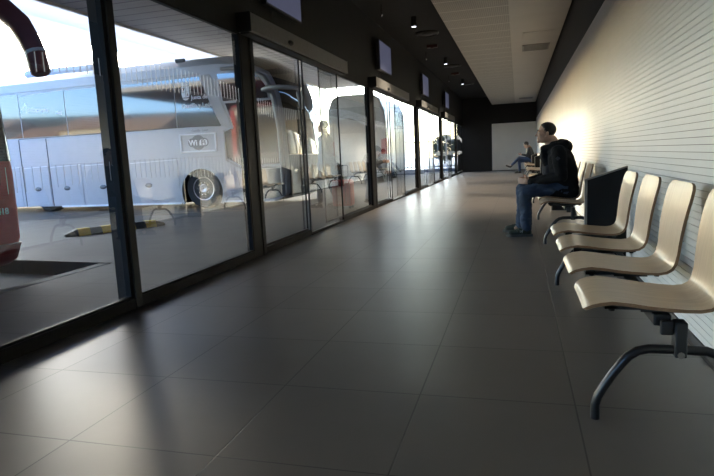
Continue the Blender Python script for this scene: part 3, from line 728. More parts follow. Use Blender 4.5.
# ------------------------------------------------------------------ outside ground, kerbs, canopy
g = MB().box((-140, -120, -.6), (XG - .12, 160, -.15)).use(asph_m)
struct(MB().box((-160, -120, -.8), (60, 170, -.15)).build('ground', asph_m))
struct(MB().box((-70, 33.2, -.152), (10, 150, -.14)).build('ground_bright_slab', mat('pale_bright_slab', (.55, .54, .52), .35, spec=.6, var=.06, vscale=.5)))  # added pale glossy slab, gives the white brightness behind the fence bars
# platform: saw-tooth edge
pts = [(XG - .12, -12), (-4.12, -12), (-4.12, 4.95), (-5.2, 5.06), (-14, 5.35), (-14, 8.6), (-10.3, 9.2), (-5.0, 10.85), (-4.9, 13.4), (-4.6, 30.5), (XG - .12, 30.5)]
struct(MB().prism(pts, -.155, 0, 'Z').build('platform', pave_m))
def strip(pts, w, z0, z1, name, m):
    c = MB()
    for a, b in zip(pts, pts[1:]):
        a = Vector((*a, 0)); b = Vector((*b, 0)); d = (b - a).normalized(); n = Vector((-d.y, d.x, 0)) * w
        c.prism([tuple((a)[:2]), tuple((b)[:2]), tuple((b + n)[:2]), tuple((a + n)[:2])], z0, z1, 'Z')
    return struct(c.build(name, m))
strip([(-4.12, 4.95), (-5.2, 5.06), (-14, 5.35)], -.02, -.15, .004, 'kerb_near', kerb_m)
strip([(-4.12, -12), (-4.12, 4.93)], .12, -.15, .004, 'kerb_edge', kerb_l)
strip([(-14, 8.6), (-10.3, 9.2), (-5.0, 10.85)], -.16, -.15, .005, 'kerb_far', kerb_m)
# canopy
struct(MB().box((XG - .25, -10, 4.2), (-8.6, 26, 4.45)).use(soffit_m).build('canopy_soffit', soffit_m))
struct(MB().box((-17, -10, 4.15), (-8.68, 4.7, 4.35)).build('canopy_wing', soffit_m))
struct(MB().box((-8.6, -10, 4.15), (-8.67, 26, 4.5)).build('canopy_edge', edge_m))
struct(MB().add([(-8.67, 4.71, 4.28), (-12.5, 4.71, 4.70), (-12.5, 26, 4.70), (-8.67, 26, 4.28)], [(0, 1, 2, 3)]).build('canopy_sheet', fascia_m))
struct(MB().box((-10.6, 4.71, 4.52), (-10.56, 26, 4.60)).build('canopy_purlin', edge_m))
struct(MB().box((XG - .07, -10, 3.4), (XG - .12, 26, 4.21)).box((XG - .07, 26, 2.3), (XG - .12, YE, 3.5)).build('wall_outer', darkwall))

# wheel stop, black and yellow
def wheel_stop():
    a = Vector((-6.52, 6.92, 0)); b = Vector((-5.75, 8.30, 0)); t = thing('wheel_stop', 'black and yellow striped wheel stop bar lying on the platform', 'wheel stop', tuple((a + b) / 2))
    d = (b - a).normalized(); n = Vector((-d.y, d.x, 0)); L = (b - a).length
    yel = mat('yellow_rubber', (.55, .40, .03), .6, var=.12); blk = mat('black_rubber', (.025, .025, .025), .6, var=.15)
    K = 9
    for k in range(K):
        s0 = L * k / K; s1 = L * (k + 1) / K
        e0 = .35 if k == 0 else 1; e1 = .35 if k == K - 1 else 1
        prof = [(-.10, 0), (-.055, .105), (.055, .105), (.10, 0)]
        vs = [a + d * s0 + n * p * e0 + Vector((0, 0, z * e0)) for p, z in prof] + [a + d * s1 + n * p * e1 + Vector((0, 0, z * e1)) for p, z in prof]
        MB().add(vs, [(0, 1, 2, 3), (7, 6, 5, 4), (0, 4, 5, 1), (1, 5, 6, 2), (2, 6, 7, 3), (3, 7, 4, 0)]).build('yellow_block' if k % 2 else 'black_block', yel if k % 2 else blk, t)
wheel_stop()

# ------------------------------------------------------------------ white coach
busw = mat('white_bus_paint', (.46, .47, .495), .28, var=.03, coat=.3)
bussil = mat('silver_trim', (.38, .38, .37), .45, metal=.2, var=.04)
busglass = mat('tinted_bus_glass', (.012, .013, .015), .04, spec=1.0, coat=1.0)
tyre_m = mat('tyre_rubber', (.02, .02, .02), .75, var=.15); rim_m = mat('rim_metal', (.45, .42, .42), .35, metal=.7, var=.1)
seam_m = mat('seam_dark', (.05, .05, .055), .7); letter_m = mat('white_lettering', (.85, .87, .9), .5, var=.02); grey_letter = mat('grey_lettering', (.10, .10, .11), .5, var=.05)
def wheel(c, y_out, side, parent, R=.51):
    w = MB().lathe([(.30, 0), (.46, -.01 * side), (R - .02, .02 * side), (R, .06 * side), (R, .22 * side), (R - .03, .27 * side), (.3, .28 * side)], (c[0], y_out, c[1]), 'Y', 36).build('wheel', tyre_m, parent, smooth=True)
    r = MB().lathe([(.02, .0), (.09, -.02 * side), (.12, .0), (.20, .05 * side), (.25, .045 * side), (.275, .0), (.30, -.008 * side), (.305, .03 * side)], (c[0], y_out, c[1]), 'Y', 36).build('rim', rim_m, w, smooth=True)
    b = MB()
    for k in range(10):
        a = 2 * PI * k / 10; x, z = c[0] + .155 * math.cos(a), c[1] + .155 * math.sin(a); b.cyl((x, y_out + .03 * side, z), (x, y_out - .015 * side, z), .016, 8)
    b.build('wheel_nuts', chrome, w)
    h = MB()
    for k in range(10):
        a = 2 * PI * (k + .5) / 10; x, z = c[0] + .225 * math.cos(a), c[1] + .225 * math.sin(a); h.cyl((x, y_out + .045 * side, z), (x, y_out + .038 * side, z), .024, 10)
    h.build('rim_holes', tyre_m, w)
    return w
def white_coach():
    YN, YF = 13.0, 15.5; XR = -17.4
    t = thing('coach_bus', 'white coach seen side on through the left windows, grey wireless logo by its front wheel', 'bus', (-11, 14.25, -.15))
    # loft across Y: each slice is the side profile
    front = [(.10, -5.55), (.20, -5.46), (.8, -5.44), (1.3, -5.45), (1.75, -5.47), (2.15, -5.50), (2.54, -5.56), (2.85, -5.67), (3.06, -5.79), (3.2, -6.08), (3.34, -6.47), (3.40, -7.1)]
    ys = [(13.0, 0, 0), (13.06, .06, .05), (13.18, .12, .14), (13.5, .2, .26), (14.25, .25, .34), (15.0, .2, .26), (15.32, .12, .14), (15.44, .06, .05), (15.5, 0, 0)]
    vs = []; 
    for y, bx, bz in ys:
        sl = [(XR, .02), (XR, 2.9), (XR + .15, 3.2 + bz * .5), (XR + .5, 3.36 + bz), (-12, 3.40 + bz)] + [(x + bx * min(1, 1.4 - z / 3.4), z + bz * max(0, (z - 2.2) / 1.2)) for z, x in reversed(front)] + [(-5.75, 0)]
        vs.append([(x, y, z) for x, z in sl])
    n = len(vs[0]); c = MB(); V = [p for s in vs for p in s]; F = []
    for i in range(len(ys) - 1):
        for k in range(n): a = i * n + k; b = i * n + (k + 1) % n; F.append((a, b, b + n, a + n))
    F.append(tuple(range(n))); F.append(tuple((len(ys) - 1) * n + k for k in reversed(range(n))))
    body = c.add(V, F).build('body', busw, t)
    cut = MB()
    for x in (-7.79,):
        cut.lathe([(.60, -.3), (.60, .55)], (x, YN, .28), 'Y', 40); cut.lathe([(.60, -.55), (.60, .3)], (x, YF, .28), 'Y', 40)
    cu = cut.build('cutter', seam_m)
    b = body.modifiers.new('b', 'BOOLEAN'); b.operation = 'DIFFERENCE'; b.object = cu; b.solver = 'EXACT'
    body.data.materials.append(seam_m)
    bake(body); bpy.data.objects.remove(cu)
    for p in body.data.polygons: p.use_smooth = abs(p.normal.y) < .9
    try: body.data.set_sharp_from_angle(angle=math.radians(35))
    except Exception: pass
    # near-side wheel arch rims and wheels
    wheel((-12.78, .36), YN + .16, 1, t); wheel((-12.78, .36), YF - .16, -1, t)
    for x in (-7.79,):
        MB().add(*(lambda N, r0, r1: ([(x + r * math.cos(a), y, .28 + r * math.sin(a)) for y in (YN - .012, YN + .01) for r in (r0, r1) for a in [-.50 + (PI + 1.0) * k / (N - 1) for k in range(N)]],
              [(k, k + 1, N + k + 1, N + k) for k in range(N - 1)] + [(2 * N + k, 3 * N + k, 3 * N + k + 1, 2 * N + k + 1) for k in range(N - 1)] + [(N + k, N + k + 1, 3 * N + k + 1, 3 * N + k) for k in range(N - 1)] + [(k, 2 * N + k, 2 * N + k + 1, k + 1) for k in range(N - 1)]))(28, .59, .65)).build('wheel_arch', busw, t)
        wheel((x, .36), YN + .08, 1, t); wheel((x, .36), YF - .08, -1, t)
    def side(nm, pts, m, th=.008, par=t, y=YN, bevel=0): return MB().prism(pts, y - th, y + .004).build(nm, m, par, bevel=bevel)
    xs = [-17.0, -15.0, -13.25, -11.72, -9.95, -8.35]
    for a, b_ in zip(xs, xs[1:]): side('side_window', [(a + .015, 1.93), (b_ - .015, 1.93), (b_ - .015, 3.12), (a + .015, 3.05 if a < -12 else 3.1)], busglass)
    side('side_window', [(-8.34, 1.93), (-7.10, 1.90), (-7.36, 2.45), (-7.62, 3.14), (-8.34, 3.12)], busglass)
    side('pillar_panel', [(-7.08, 1.9), (-6.78, 1.80), (-7.02, 2.4), (-7.32, 3.18), (-7.58, 3.16), (-7.33, 2.45)], bussil, .014)
    # entrance door: dark top light, glazed leaf with pale frame
    side('door_top_window', [(-7.0, 2.5), (-5.80, 2.5), (-5.85, 2.8), (-6.02, 3.02), (-6.3, 3.15), (-7.12, 3.16)], busglass)
    side('door_window', [(-6.76, 1.85), (-6.95, 2.44), (-5.72, 2.44), (-5.62, 1.8), (-5.60, .92), (-6.66, .92), (-7.0, 1.1), (-7.02, 1.75)], busglass)
    c = MB()
    for p, q in (((-7.04, 1.8), (-7.04, 1.06)), ((-7.04, 1.06), (-6.64, .84)), ((-6.64, .84), (-5.58, .84)), ((-6.3, .9), (-6.36, 2.45))): c.tube([(p[0], YN - .012, p[1]), (q[0], YN - .012, q[1])], .022, 6)
    c.build('door_frame', bussil, t)
    # A pillar curve
    MB().tube([(-7.0, YN - .01, 3.27), (-6.45, YN - .012, 3.25), (-6.10, YN - .012, 3.13), (-5.86, YN - .012, 2.97), (-5.73, YN - .012, 2.75), (-5.64, YN - .012, 2.5), (-5.55, YN - .012, 1.7), (-5.53, YN - .012, .4)], [.045, .06, .065, .065, .065, .065, .06, .05], 10).build('front_pillar', bussil, t, smooth=True)
    # windscreen: follows the front of the slices
    Wv = []; rows = [1.12, 1.3, 1.75, 2.15, 2.54, 2.85, 3.06, 3.2, 3.3]; fx = dict((z, x) for z, x in front)
    def fxz(z):
        for (z0, x0), (z1, x1) in zip(front, front[1:]):
            if z0 <= z <= z1: return x0 + (x1 - x0) * (z - z0) / (z1 - z0)
    W2 = ys[1:-1]
    for z in rows:
        for y, bx, bz in W2: Wv.append((fxz(z) + bx * min(1, 1.4 - z / 3.4) + .012, y, z + bz * max(0, (z - 2.2) / 1.2) + (.012 if z > 3 else 0)))
    m_ = len(W2); fs = [(i * m_ + k, i * m_ + k + 1, (i + 1) * m_ + k + 1, (i + 1) * m_ + k) for i in range(len(rows) - 1) for k in range(m_ - 1)]
    MB().add(Wv, fs).build('windscreen', busglass, t, smooth=True)
    Bv = []; brow = [.12, .2, .5, .8, 1.1]
    for z in brow:
        for y, bx, bz in W2: Bv.append((fxz(z) + bx * min(1, 1.4 - z / 3.4) + .010, y, z))
    MB().add(Bv, [(i * m_ + k, i * m_ + k + 1, (i + 1) * m_ + k + 1, (i + 1) * m_ + k) for i in range(len(brow) - 1) for k in range(m_ - 1)]).build('nose_dark_cover', mat('dark_grey_cover', (.07, .07, .07), .5, var=.05), t, smooth=True)  # dark sheet added over the bright nose so the glass reflections show
    side('door_dark_cover', [(-6.12, .06), (-5.50, .12), (-5.49, .80), (-6.12, .80)], mat('dark_grey_cover', (.07, .07, .07)), .010)  # added dark as well, dims the coach behind the door glass
    MB().box((-5.46, 13.5, .35), (-5.16, 15.0, .50)).build('number_plate_bar', seam_m, t)
    for y in (13.35, 15.15): MB().ell((-5.36, y, .72), (.09, .2, .13), n=10).build('headlight', chrome, t, smooth=True)
    for y in (13.7, 14.6): MB().tube([(-5.22, y, 1.1), (-5.2, y + .15, 1.5), (-5.26, y + .2, 2.0)], .012, 6).build('wiper', legdark, t)
    # mirrors on a long arm
    mr = MB().tube([(-5.80, 12.72, 2.66), (-5.6, 12.62, 2.68), (-5.3, 12.6, 2.67), (-4.95, 12.62, 2.63), (-4.8, 12.64, 2.58)], [.05, .065, .055, .05, .045], 10).build('mirror_arm', bussil, t, smooth=True)
    MB().tube([(-5.78, 12.7, 2.66), (-5.72, 12.85, 2.62), (-5.66, 13.02, 2.58)], .035, 8).build('mirror_bracket', bussil, mr, smooth=True)
    MB().cone((-4.86, 12.64, 2.5), .055, (-4.80, 12.64, 2.18), .05, ((0, 1, 0), 2.0)).build('mirror_head', bussil, mr, smooth=True)
    # luggage lockers
    hs = [(-17.2, -15.0), (-15.0, -13.5), (-13.38, -12.5), (-12.46, -11.42), (-11.40, -9.9), (-9.88, -8.42)]
    for a, b_ in hs:
        d = side('luggage_door', [(a + .012, .03), (b_ - .012, .03), (b_ - .012, 1.12), (a + .012, 1.08)], busw, .010)
        MB().prism([(a + .012, 1.082), (b_ - .012, 1.122), (b_ - .012, 1.135), (a + .012, 1.095)], YN - .012, YN).build('door_lip', letter_m, d)
        xm = {-12.46: -11.96, -11.40: -10.78, -9.88: -9.35}.get(a, (a + b_) / 2)
        MB().ell((xm, YN - .012, .5), (.11, .015, .06), n=8).build('locker_latch', mat('latch_grey', (.12, .12, .13), .4, metal=.5, var=.05), d, smooth=True)
    for x in (-13.42, -12.49):
        side('body_seam', [(x, .02), (x + .03, .02), (x + .016, 1.88), (x - .014, 1.88)], seam_m, .004)
    side('body_seam', [(-13.4, 1.895), (-7.1, 1.925), (-7.1, 1.94), (-13.4, 1.91)], seam_m, .006)
    side('body_seam', [(-12.4, 1.135), (-7.15, 1.16), (-7.15, 1.175), (-12.4, 1.15)], bussil, .006)
    side('skirt_sunlit_line', [(-12.2, -.02), (-8.42, -.02), (-8.42, .03), (-12.2, .03)], letter_m, .012)  # white strip stands in for the sunlit ground line below the skirt
    side('skirt_sunlit_line', [(-7.16, -.0), (-5.8, -.0), (-5.8, .04), (-7.16, .04)], letter_m, .012)
    side('belt_trim', [(-17.2, 3.13), (-7.6, 3.19), (-7.6, 3.215), (-17.2, 3.155)], bussil, .012)
    # framed wireless logo
    fr = MB().box((-8.30, YN - .03, 1.29), (-7.27, YN, 1.33)).box((-8.30, YN - .03, 1.72), (-7.27, YN, 1.755)).box((-8.30, YN - .03, 1.29), (-8.26, YN, 1.755)).box((-7.31, YN - .03, 1.29), (-7.27, YN, 1.755)).build('logo_frame', letter_m, t, bevel=.004)
    lg = MB()
    def disc(cx, cz, rx, rz, y, n=28): lg.prism([(cx + rx * math.cos(2 * PI * k / n), cz + rz * math.sin(2 * PI * k / n)) for k in range(n)], y - .004, y)
    disc(-7.79, 1.53, .20, .185, YN - .002)
    def pill(cx, cz, hw, hh, y0, y1, n=10):
        pts = [(cx + (hw - hh) + hh * math.cos(a), cz + hh * math.sin(a)) for a in [-PI / 2 + PI * k / n for k in range(n + 1)]] + [(cx - (hw - hh) + hh * math.cos(a), cz + hh * math.sin(a)) for a in [PI / 2 + PI * k / n for k in range(n + 1)]]
        lg.prism(pts, y0, y1)
    lg.use(grey_letter)
    pill(-7.785, 1.53, .29, .11, YN - .008, YN - .004)
    lg.use(letter_m); lg.prism([(-7.76, 1.455), (-7.575, 1.455), (-7.53, 1.49), (-7.53, 1.57), (-7.575, 1.605), (-7.70, 1.605), (-7.745, 1.57)], YN - .011, YN - .008)
    lg.m = [0 if i == 0 else i for i in lg.m]
    lo = MB(); lo = lg; o = lo.build('logo_badge', None, fr); 
    text_mesh('logo_text', 'Wi', .19, letter_m, fr, (-8.05, YN - .012, 1.465), (1, 0, 0), (0, 0, 1), bold=.006)
    text_mesh('logo_text', 'Fi', .19, grey_letter, fr, (-7.70, YN - .015, 1.465), (1, 0, 0), (0, 0, 1), bold=.005)
    # window lettering and crest
    text_mesh('lettering', 'Junta de', .14, letter_m, t, (-7.88, YN - .011, 2.60), (1, 0, 0), (0, 0, 1), bold=.003)
    text_mesh('lettering', 'Castilla y León', .15, letter_m, t, (-8.17, YN - .011, 2.40), (1, 0, 0), (0, 0, 1), bold=.003)
    cr = MB(); y = YN - .012
    cr.prism([(-8.12, 2.66), (-7.93, 2.66), (-7.91, 2.75), (-7.91, 2.93), (-8.12, 2.93), (-8.14, 2.75)], y - .002, y)
    cr.prism([(-8.12, 2.95), (-8.13, 3.05), (-8.09, 3.00), (-8.05, 3.07), (-8.02, 3.00), (-7.98, 3.07), (-7.95, 3.00), (-7.90, 3.05), (-7.92, 2.95)], y - .002, y)
    cr.prism([(-8.12, 2.64), (-7.93, 2.64), (-7.97, 2.60), (-8.02, 2.585), (-8.08, 2.60)], y - .002, y)
    cr.use(busglass); cr.m = [0] * len(cr.m)
    cr.mats = [letter_m, busglass]
    cr.cur = 1; cr.box((-8.11, y - .004, 2.79), (-7.93, y - .001, 2.80)); cr.box((-8.025, y - .004, 2.67), (-8.015, y - .001, 2.92)); cr.box((-8.08, y - .004, 2.83), (-8.05, y - .001, 2.89)); cr.box((-7.99, y - .004, 2.70), (-7.96, y - .001, 2.76))
    cr.build('crest', None, t)
    text_mesh('lettering', 'A', .36, letter_m, t, (-13.2, YN - .011, 2.64), (1, 0, -.13), (.13, 0, 1), bold=.008, shear=.1)
    text_mesh('lettering', 'utocares', .19, letter_m, t, (-12.98, YN - .011, 2.64), (1, 0, -.10), (.10, 0, 1), bold=.012, shear=.3)
    text_mesh('lettering', 'net', .15, letter_m, t, (-12.05, YN - .011, 2.52), (1, 0, -.13), (.13, 0, 1), bold=.005, shear=.3)
    text_mesh('lettering', 'Castilla  León', .085, grey_letter, t, (-7.95, YN - .004, 1.80), (1, 0, 0), (0, 0, 1))
    # roof antenna and unit
    MB().prism([(-8.34, 3.40), (-8.16, 3.40), (-8.16, 3.66), (-8.42, 3.66)], 13.25, 13.33).build('roof_antenna', legdark, t)
    MB().box((-13.6, 13.6, 3.66), (-11.2, 14.9, 3.86)).build('roof_unit', busw, t, bevel=.08)
    for x in (-9.3, -8.7, -8.0): MB().ell((x, YN + .04, 3.33), (.02, .02, .015), n=6).build('marker_light', seam_m, t)
    # seat backs row inside is hidden by tint
    return t
white_coach()

def red_bus():
    t = thing('coach_bus', 'red bus front corner with numbers at the left edge of the windows', 'bus', (-9, 3.2, -.15))
    redp = mat('red_bus_paint', (.55, .02, .03), .5, spec=.25, var=.04); dkred = mat('dark_red_bumper', (.22, .012, .018), .4, var=.05)
    Y0, Y1, R = 1.95, 4.49, .10
    def outline(xf, r=R, back=-11.3, iy=0.):
        pts = [(back, Y0 + iy), (xf - r, Y0 + iy)] + [(xf - r + r * math.sin(a), Y0 + iy + r - r * math.cos(a)) for a in [PI / 2 * k / 6 for k in range(1, 7)]]
        pts += [(xf - r + r * math.cos(a), Y1 - iy - r + r * math.sin(a)) for a in [PI / 2 * k / 6 for k in range(0, 7)]] + [(back, Y1 - iy)]
        return pts
    def loft(levels, name, m, parent=t, front_only=False):
        L = [[(x, y, z) for x, y in outline(xf, r, iy=iy, back=(-5.4 if front_only else -11.3))] for z, xf, r, iy in levels]; n = len(L[0]); F = []
        for i in range(len(L) - 1):
            for k in range(n): a = i * n + k; b = i * n + (k + 1) % n; F.append((a, b, b + n, a + n))
        F += [tuple(range(n))[::-1], tuple((len(L) - 1) * n + k for k in range(n))]
        return MB().add([p for l in L for p in l], F).build(name, m, parent, smooth=True)
    loft([(.16, -4.77, .14, .0), (.36, -4.71, .10, 0), (.62, -4.70, .10, 0), (1.0, -4.70, .10, 0), (1.12, -4.71, .10, 0), (2.2, -4.80, .12, 0), (2.9, -5.0, .2, 0), (3.25, -5.5, .4, .1), (3.32, -5.9, .4, .3)], 'body', redp)
    loft([(.10, -4.81, .15, .03), (.155, -4.75, .13, 0), (.30, -4.705, .10, -.004), (.31, -4.705, .10, -.004)], 'bumper', dkred, front_only=True)
    loft([(1.10, -4.702, .10, -.006), (2.2, -4.79, .12, -.006), (2.85, -4.975, .19, -.006)], 'windscreen', busglass, front_only=True)
    for k in range(3): MB().box((-11.1 + 1.95 * k, Y1 - .002, 1.3), (-9.25 + 1.95 * k, Y1 + .006, 3.1)).build('side_window', busglass, t)
    MB().box((-11.25, Y1 - .01, .32), (-5.35, Y1 + .004, 1.28)).build('added_side_cover', mat('added_grey_cover', (.30, .30, .31), .4, var=.05), t)  # unseen grey cover, added to keep red out of the coach window reflections
    MB().box((-11.25, Y1 - .01, 3.1), (-5.9, Y1 + .004, 3.2)).build('added_roof_cover', legdark, t)  # unseen dark strip added for the same reflections
    h = MB().prism([(3.60, .66), (4.08, .74), (4.28, .86), (4.30, 1.02), (3.8, 1.0), (3.52, .90)], -4.78, -4.69, 'X').build('headlight', mat('dark_lamp_glass', (.05, .055, .06), .15, spec=.8, var=.1), t, bevel=.02)
    for y, z in ((4.17, .90), (3.97, .86), (3.76, .82)): MB().lathe([(.0, -.71), (.06, -.71), (.065, -.69), (.045, -.682), (.0, -.682)], (-4.0, y, z), 'X', 18).build('lamp', chrome, h, smooth=True)
    text_mesh('fleet_number', '10418', .085, letter_m, t, (-4.697, 4.12, .60), (0, 1, 0), (0, 0, 1), bold=.002)
    MB().box((-4.86, 4.485, .80), (-4.80, 4.51, .84)).build('side_marker', legdark, t, bevel=.01)
    for x in (-6.9, -10.2):
        wheel((x, .36), Y1 - .02, -1, t); wheel((x, .36), Y0 + .02, 1, t)
    MB().lathe([(.0, 0), (.07, 0), (.07, .08), (0, .08)], (-4.92, 4.25, .10), 'Z', 14).build('tow_cover', legdark, t)
    mb = mat('maroon_mirror', (.24, .075, .065), .4, var=.08)
    m1 = MB().tube([(-5.25, 4.45, 2.80), (-5.02, 4.58, 2.70), (-4.80, 4.66, 2.57), (-4.66, 4.70, 2.42), (-4.57, 4.70, 2.26), (-4.52, 4.70, 2.14)], [.07, .09, .105, .105, .10, .095], 14).build('mirror_arm', mb, t, smooth=True)
    MB().tube([(-4.52, 4.70, 2.145), (-4.51, 4.70, 2.115)], .098, 14).build('white_band', letter_m, m1)
    MB().tube([(-4.515, 4.70, 2.125), (-4.49, 4.70, 2.0), (-4.475, 4.70, 1.94), (-4.47, 4.70, 1.92)], [.094, .096, .09, .07], 14).build('mirror_head', mb, m1, smooth=True)
red_bus()

# ------------------------------------------------------------------ far fence, vehicles, plants, houses
def fence():
    t = thing('fence', 'tall metal bar fence on a low wall beyond the far glass doors', 'fence', (-12, 32, -.15))
    MB().box((-30, 32, -.15), (-2.7, 32.25, .12)).build('low_wall', mat('grey_wall', (.22, .22, .23), .8, var=.1), t)
    bm_ = mat('galvanised_bar', (.28, .28, .28), .5, metal=.3, var=.1)
    x = -2.8; n = 0; bars = []
    c = MB()
    while x > -14.5: bars.append(x); x -= .25
    for x in bars: c.box((x - .02, 32.08, .1), (x + .02, 32.12, 1.75))
    o = c.build('bars', bm_, t)
    MB().box((-14.5, 32.07, 1.60), (-2.7, 32.13, 1.66)).box((-14.5, 32.07, .22), (-2.7, 32.13, .27)).build('rails', bm_, t)
fence()
def car(x, y, col, lb, rot=0.):
    t = thing('car', lb, 'car', (x, y, -.15), None)
    p = mat('car_paint_' + lb.split()[0], col, .3, var=.03, coat=.4)
    prof = [(-2.1, .35), (-2.05, .75), (-1.3, .92), (-.7, 1.38), (.7, 1.42), (1.35, .98), (2.0, .88), (2.12, .6), (2.1, .3)]
    MB().prism([(x + a, -.15 + b) for a, b in prof], y, y + 1.7).build('body', p, t, bevel=.08, seg=3)
    MB().prism([(x + a, -.15 + b) for a, b in [(-1.15, .94), (-.65, 1.31), (-.05, 1.34), (-.05, .95)]], y - .01, y + 1.71).build('side_window', busglass, t)
    MB().prism([(x + a, -.15 + b) for a, b in [(.02, .95), (.02, 1.34), (.65, 1.34), (1.18, .97)]], y - .01, y + 1.71).build('side_window', busglass, t)
    for a in (-1.3, 1.3):
        for yy in (y - .01, y + 1.5): MB().lathe([(.0, 0), (.32, 0), (.32, .2), (0, .2)], (x + a, yy, .17), 'Y', 20).build('wheel', tyre_m, t)
    for s in (-2.1, 2.08): MB().box((x + s - .02, y + .1, .42), (x + s + .04, y + .4, .55)).build('lamp', chrome, t)
car(-8.2, 29, (.05, .09, .25), 'blue car parked outside before the bar fence')
def far_coach():
    t = thing('minibus', 'beige grey minibus with red tail lamps parked outside, beyond the second doors', 'minibus', (-6.65, 26.5, -.15))
    p = mat('beige_coach_paint', (.56, .53, .47), .4, var=.06, coat=.2)
    prof = [(-7.95, .15), (-7.95, 3.0), (-7.75, 3.5), (-7.4, 3.62), (-6.0, 3.62), (-5.65, 3.4), (-5.45, 2.9), (-5.36, 2.0), (-5.38, 1.1), (-5.45, .2)]
    MB().prism(prof, 24, 28.5).build('body', p, t, bevel=.10, seg=3)
    MB().prism([(-5.62, 1.05), (-5.37, 1.05), (-5.345, 1.6), (-5.38, 1.72), (-5.60, 1.68)], 23.97, 24.15).build('tail_lamp', mat('red_patch', (.45, .05, .04), .4, var=.1), t)
    MB().prism([(-7.95, 1.05), (-7.7, 1.05), (-7.72, 1.68), (-7.95, 1.7)], 23.97, 24.15).build('tail_lamp', mat('red_patch', (.45, .05, .04), .4, var=.1), t)
    MB().prism([(-7.6, 2.0), (-7.5, 3.1), (-5.85, 3.1), (-5.75, 2.0)], 23.98, 24.02).build('rear_window', mat('curtained_glass', (.42, .40, .36), .3, var=.1), t, bevel=.01)
    for x in (-7.7, -5.9):
        for y in (25.0, 27.6): MB().lathe([(.0, 0), (.3, -.01), (.42, 0), (.42, .25), (0, .25)], (x - .1, y, .27), 'X', 24).build('wheel', tyre_m, t)
    MB().box((-7.85, 23.95, .20), (-5.5, 24.05, .42)).build('bumper', bussil, t, bevel=.02)
far_coach()
leaf_m = mat('dark_foliage', (.035, .05, .022), .8, var=.4, vscale=3); bark = mat('bark', (.06, .045, .035), .9, var=.2)
def tree(x, y, h, r, lb, g='trees beyond the fence'):
    t = thing('tree', lb, 'tree', (x, y, -.15), g); rnd = random.Random(int(x * 13 + y))
    MB().tube([(x, y, -.15), (x + .05, y, h * .3), (x - .03, y, h * .62)], [.14, .11, .05], 8).build('trunk', bark, t, smooth=True)
    c = MB(); C0 = Vector((x, y, h - r * .9))
    for k in range(2000):
        a = rnd.uniform(0, 2 * PI); u = rnd.uniform(-1, 1); q = rnd.uniform(.35, 1) ** .5 * (1 + .25 * noise.noise(Vector((a * 1.5, u * 2, x))))
        p = C0 + Vector((math.cos(a) * math.sqrt(1 - u * u) * r, math.sin(a) * math.sqrt(1 - u * u) * r, u * r * 1.05)) * q
        e1 = Vector((rnd.uniform(-1, 1), rnd.uniform(-1, 1), rnd.uniform(-1, 1))).normalized() * .13; e2 = e1.cross(Vector((rnd.uniform(-1, 1), rnd.uniform(-1, 1), rnd.uniform(-1, 1)))).normalized() * .07
        c.add([p - e1, p + e2, p + e1, p - e2], [(0, 1, 2, 3)])
    c.build('foliage', leaf_m, t, fixn=False)
tree(-7.3, 60, 2.7, 1.3, 'dark tree beyond the fence, tallest, seen through the farthest doors')
tree(-6.0, 66, 2.5, 1.0, 'small dark tree beyond the fence, right of the tallest one')
tree(-4.7, 50, 2.0, .75, 'low dark bush-like tree beyond the fence, nearest the corner of the glass')
# houses on the slope across the road (mirrored in the coach windows)
struct(MB().add([(-150, -30, -.15), (-15, -42, -.15), (30, -60, -.15), (30, -120, 12), (-40, -120, 14), (-150, -110, 17)], [(0, 1, 2, 3, 4, 5)]).build('ground_slope', mat('dry_slope', (.030, .038, .018), .9, var=.3, vscale=.2)))
tile_r = mat('roof_tiles', (.28, .15, .09), .8, var=.2); plaster = [mat('plaster_ochre', (.50, .42, .28), .8, var=.1), mat('plaster_cream', (.58, .52, .40), .8, var=.1)]
hp = ['leftmost', 'second from the left', 'third from the left', 'fourth from the left', 'fifth from the left', 'rightmost']
for k, (x, y, w, h) in enumerate([(-46, -36, 7, 7.4), (-57, -40, 8, 8.4), (-68, -42, 7, 7.6), (-80, -44, 9, 9.4), (-93, -44, 8, 8.6), (-106, -46, 9, 9.8)]):
    t = thing('house', 'ochre house with tiled roof mirrored in the white coach windows, %s' % hp[5 - k], 'house', (x, y, 0), 'houses mirrored in the coach windows')
    MB().box((x - w / 2, y - 8, -.2), (x + w / 2, y, h - 2)).build('walls', plaster[k % 2], t)
    MB().prism([(y - 8.6, h - 2), (y + .6, h - 2), (y - 4, h)], x - w / 2 - .4, x + w / 2 + .4, 'X').build('roof', tile_r, t)
    for q in range(4):
        for s in range(2): MB().box((x - w / 2 + .9 + q * (w - 2.2) / 3, y - .02, 1.4 + s * 1.6), (x - w / 2 + 1.8 + q * (w - 2.2) / 3, y + .05, 2.4 + s * 1.6)).build('window', busglass, t)

# ------------------------------------------------------------------ light
SUN_AZ, SUN_EL = math.radians(40), math.radians(10)      # left of the hall axis, above the horizon
sd = Vector((-math.sin(SUN_AZ) * math.cos(SUN_EL), math.cos(SUN_AZ) * math.cos(SUN_EL), math.sin(SUN_EL)))
w = bpy.data.worlds.new('sky'); S.world = w; w.use_nodes = True; nt = w.node_tree; nt.nodes.clear()
sky = nt.nodes.new('ShaderNodeTexSky'); sky.sky_type = 'NISHITA'; sky.sun_disc = False
sky.sun_elevation = math.radians(14); sky.sun_rotation = -SUN_AZ; sky.air_density = 1.0; sky.dust_density = .7; sky.ozone_density = 3.; sky.altitude = 1000
bg = nt.nodes.new('ShaderNodeBackground'); bg.inputs['Strength'].default_value = 1.5
ow = nt.nodes.new('ShaderNodeOutputWorld')
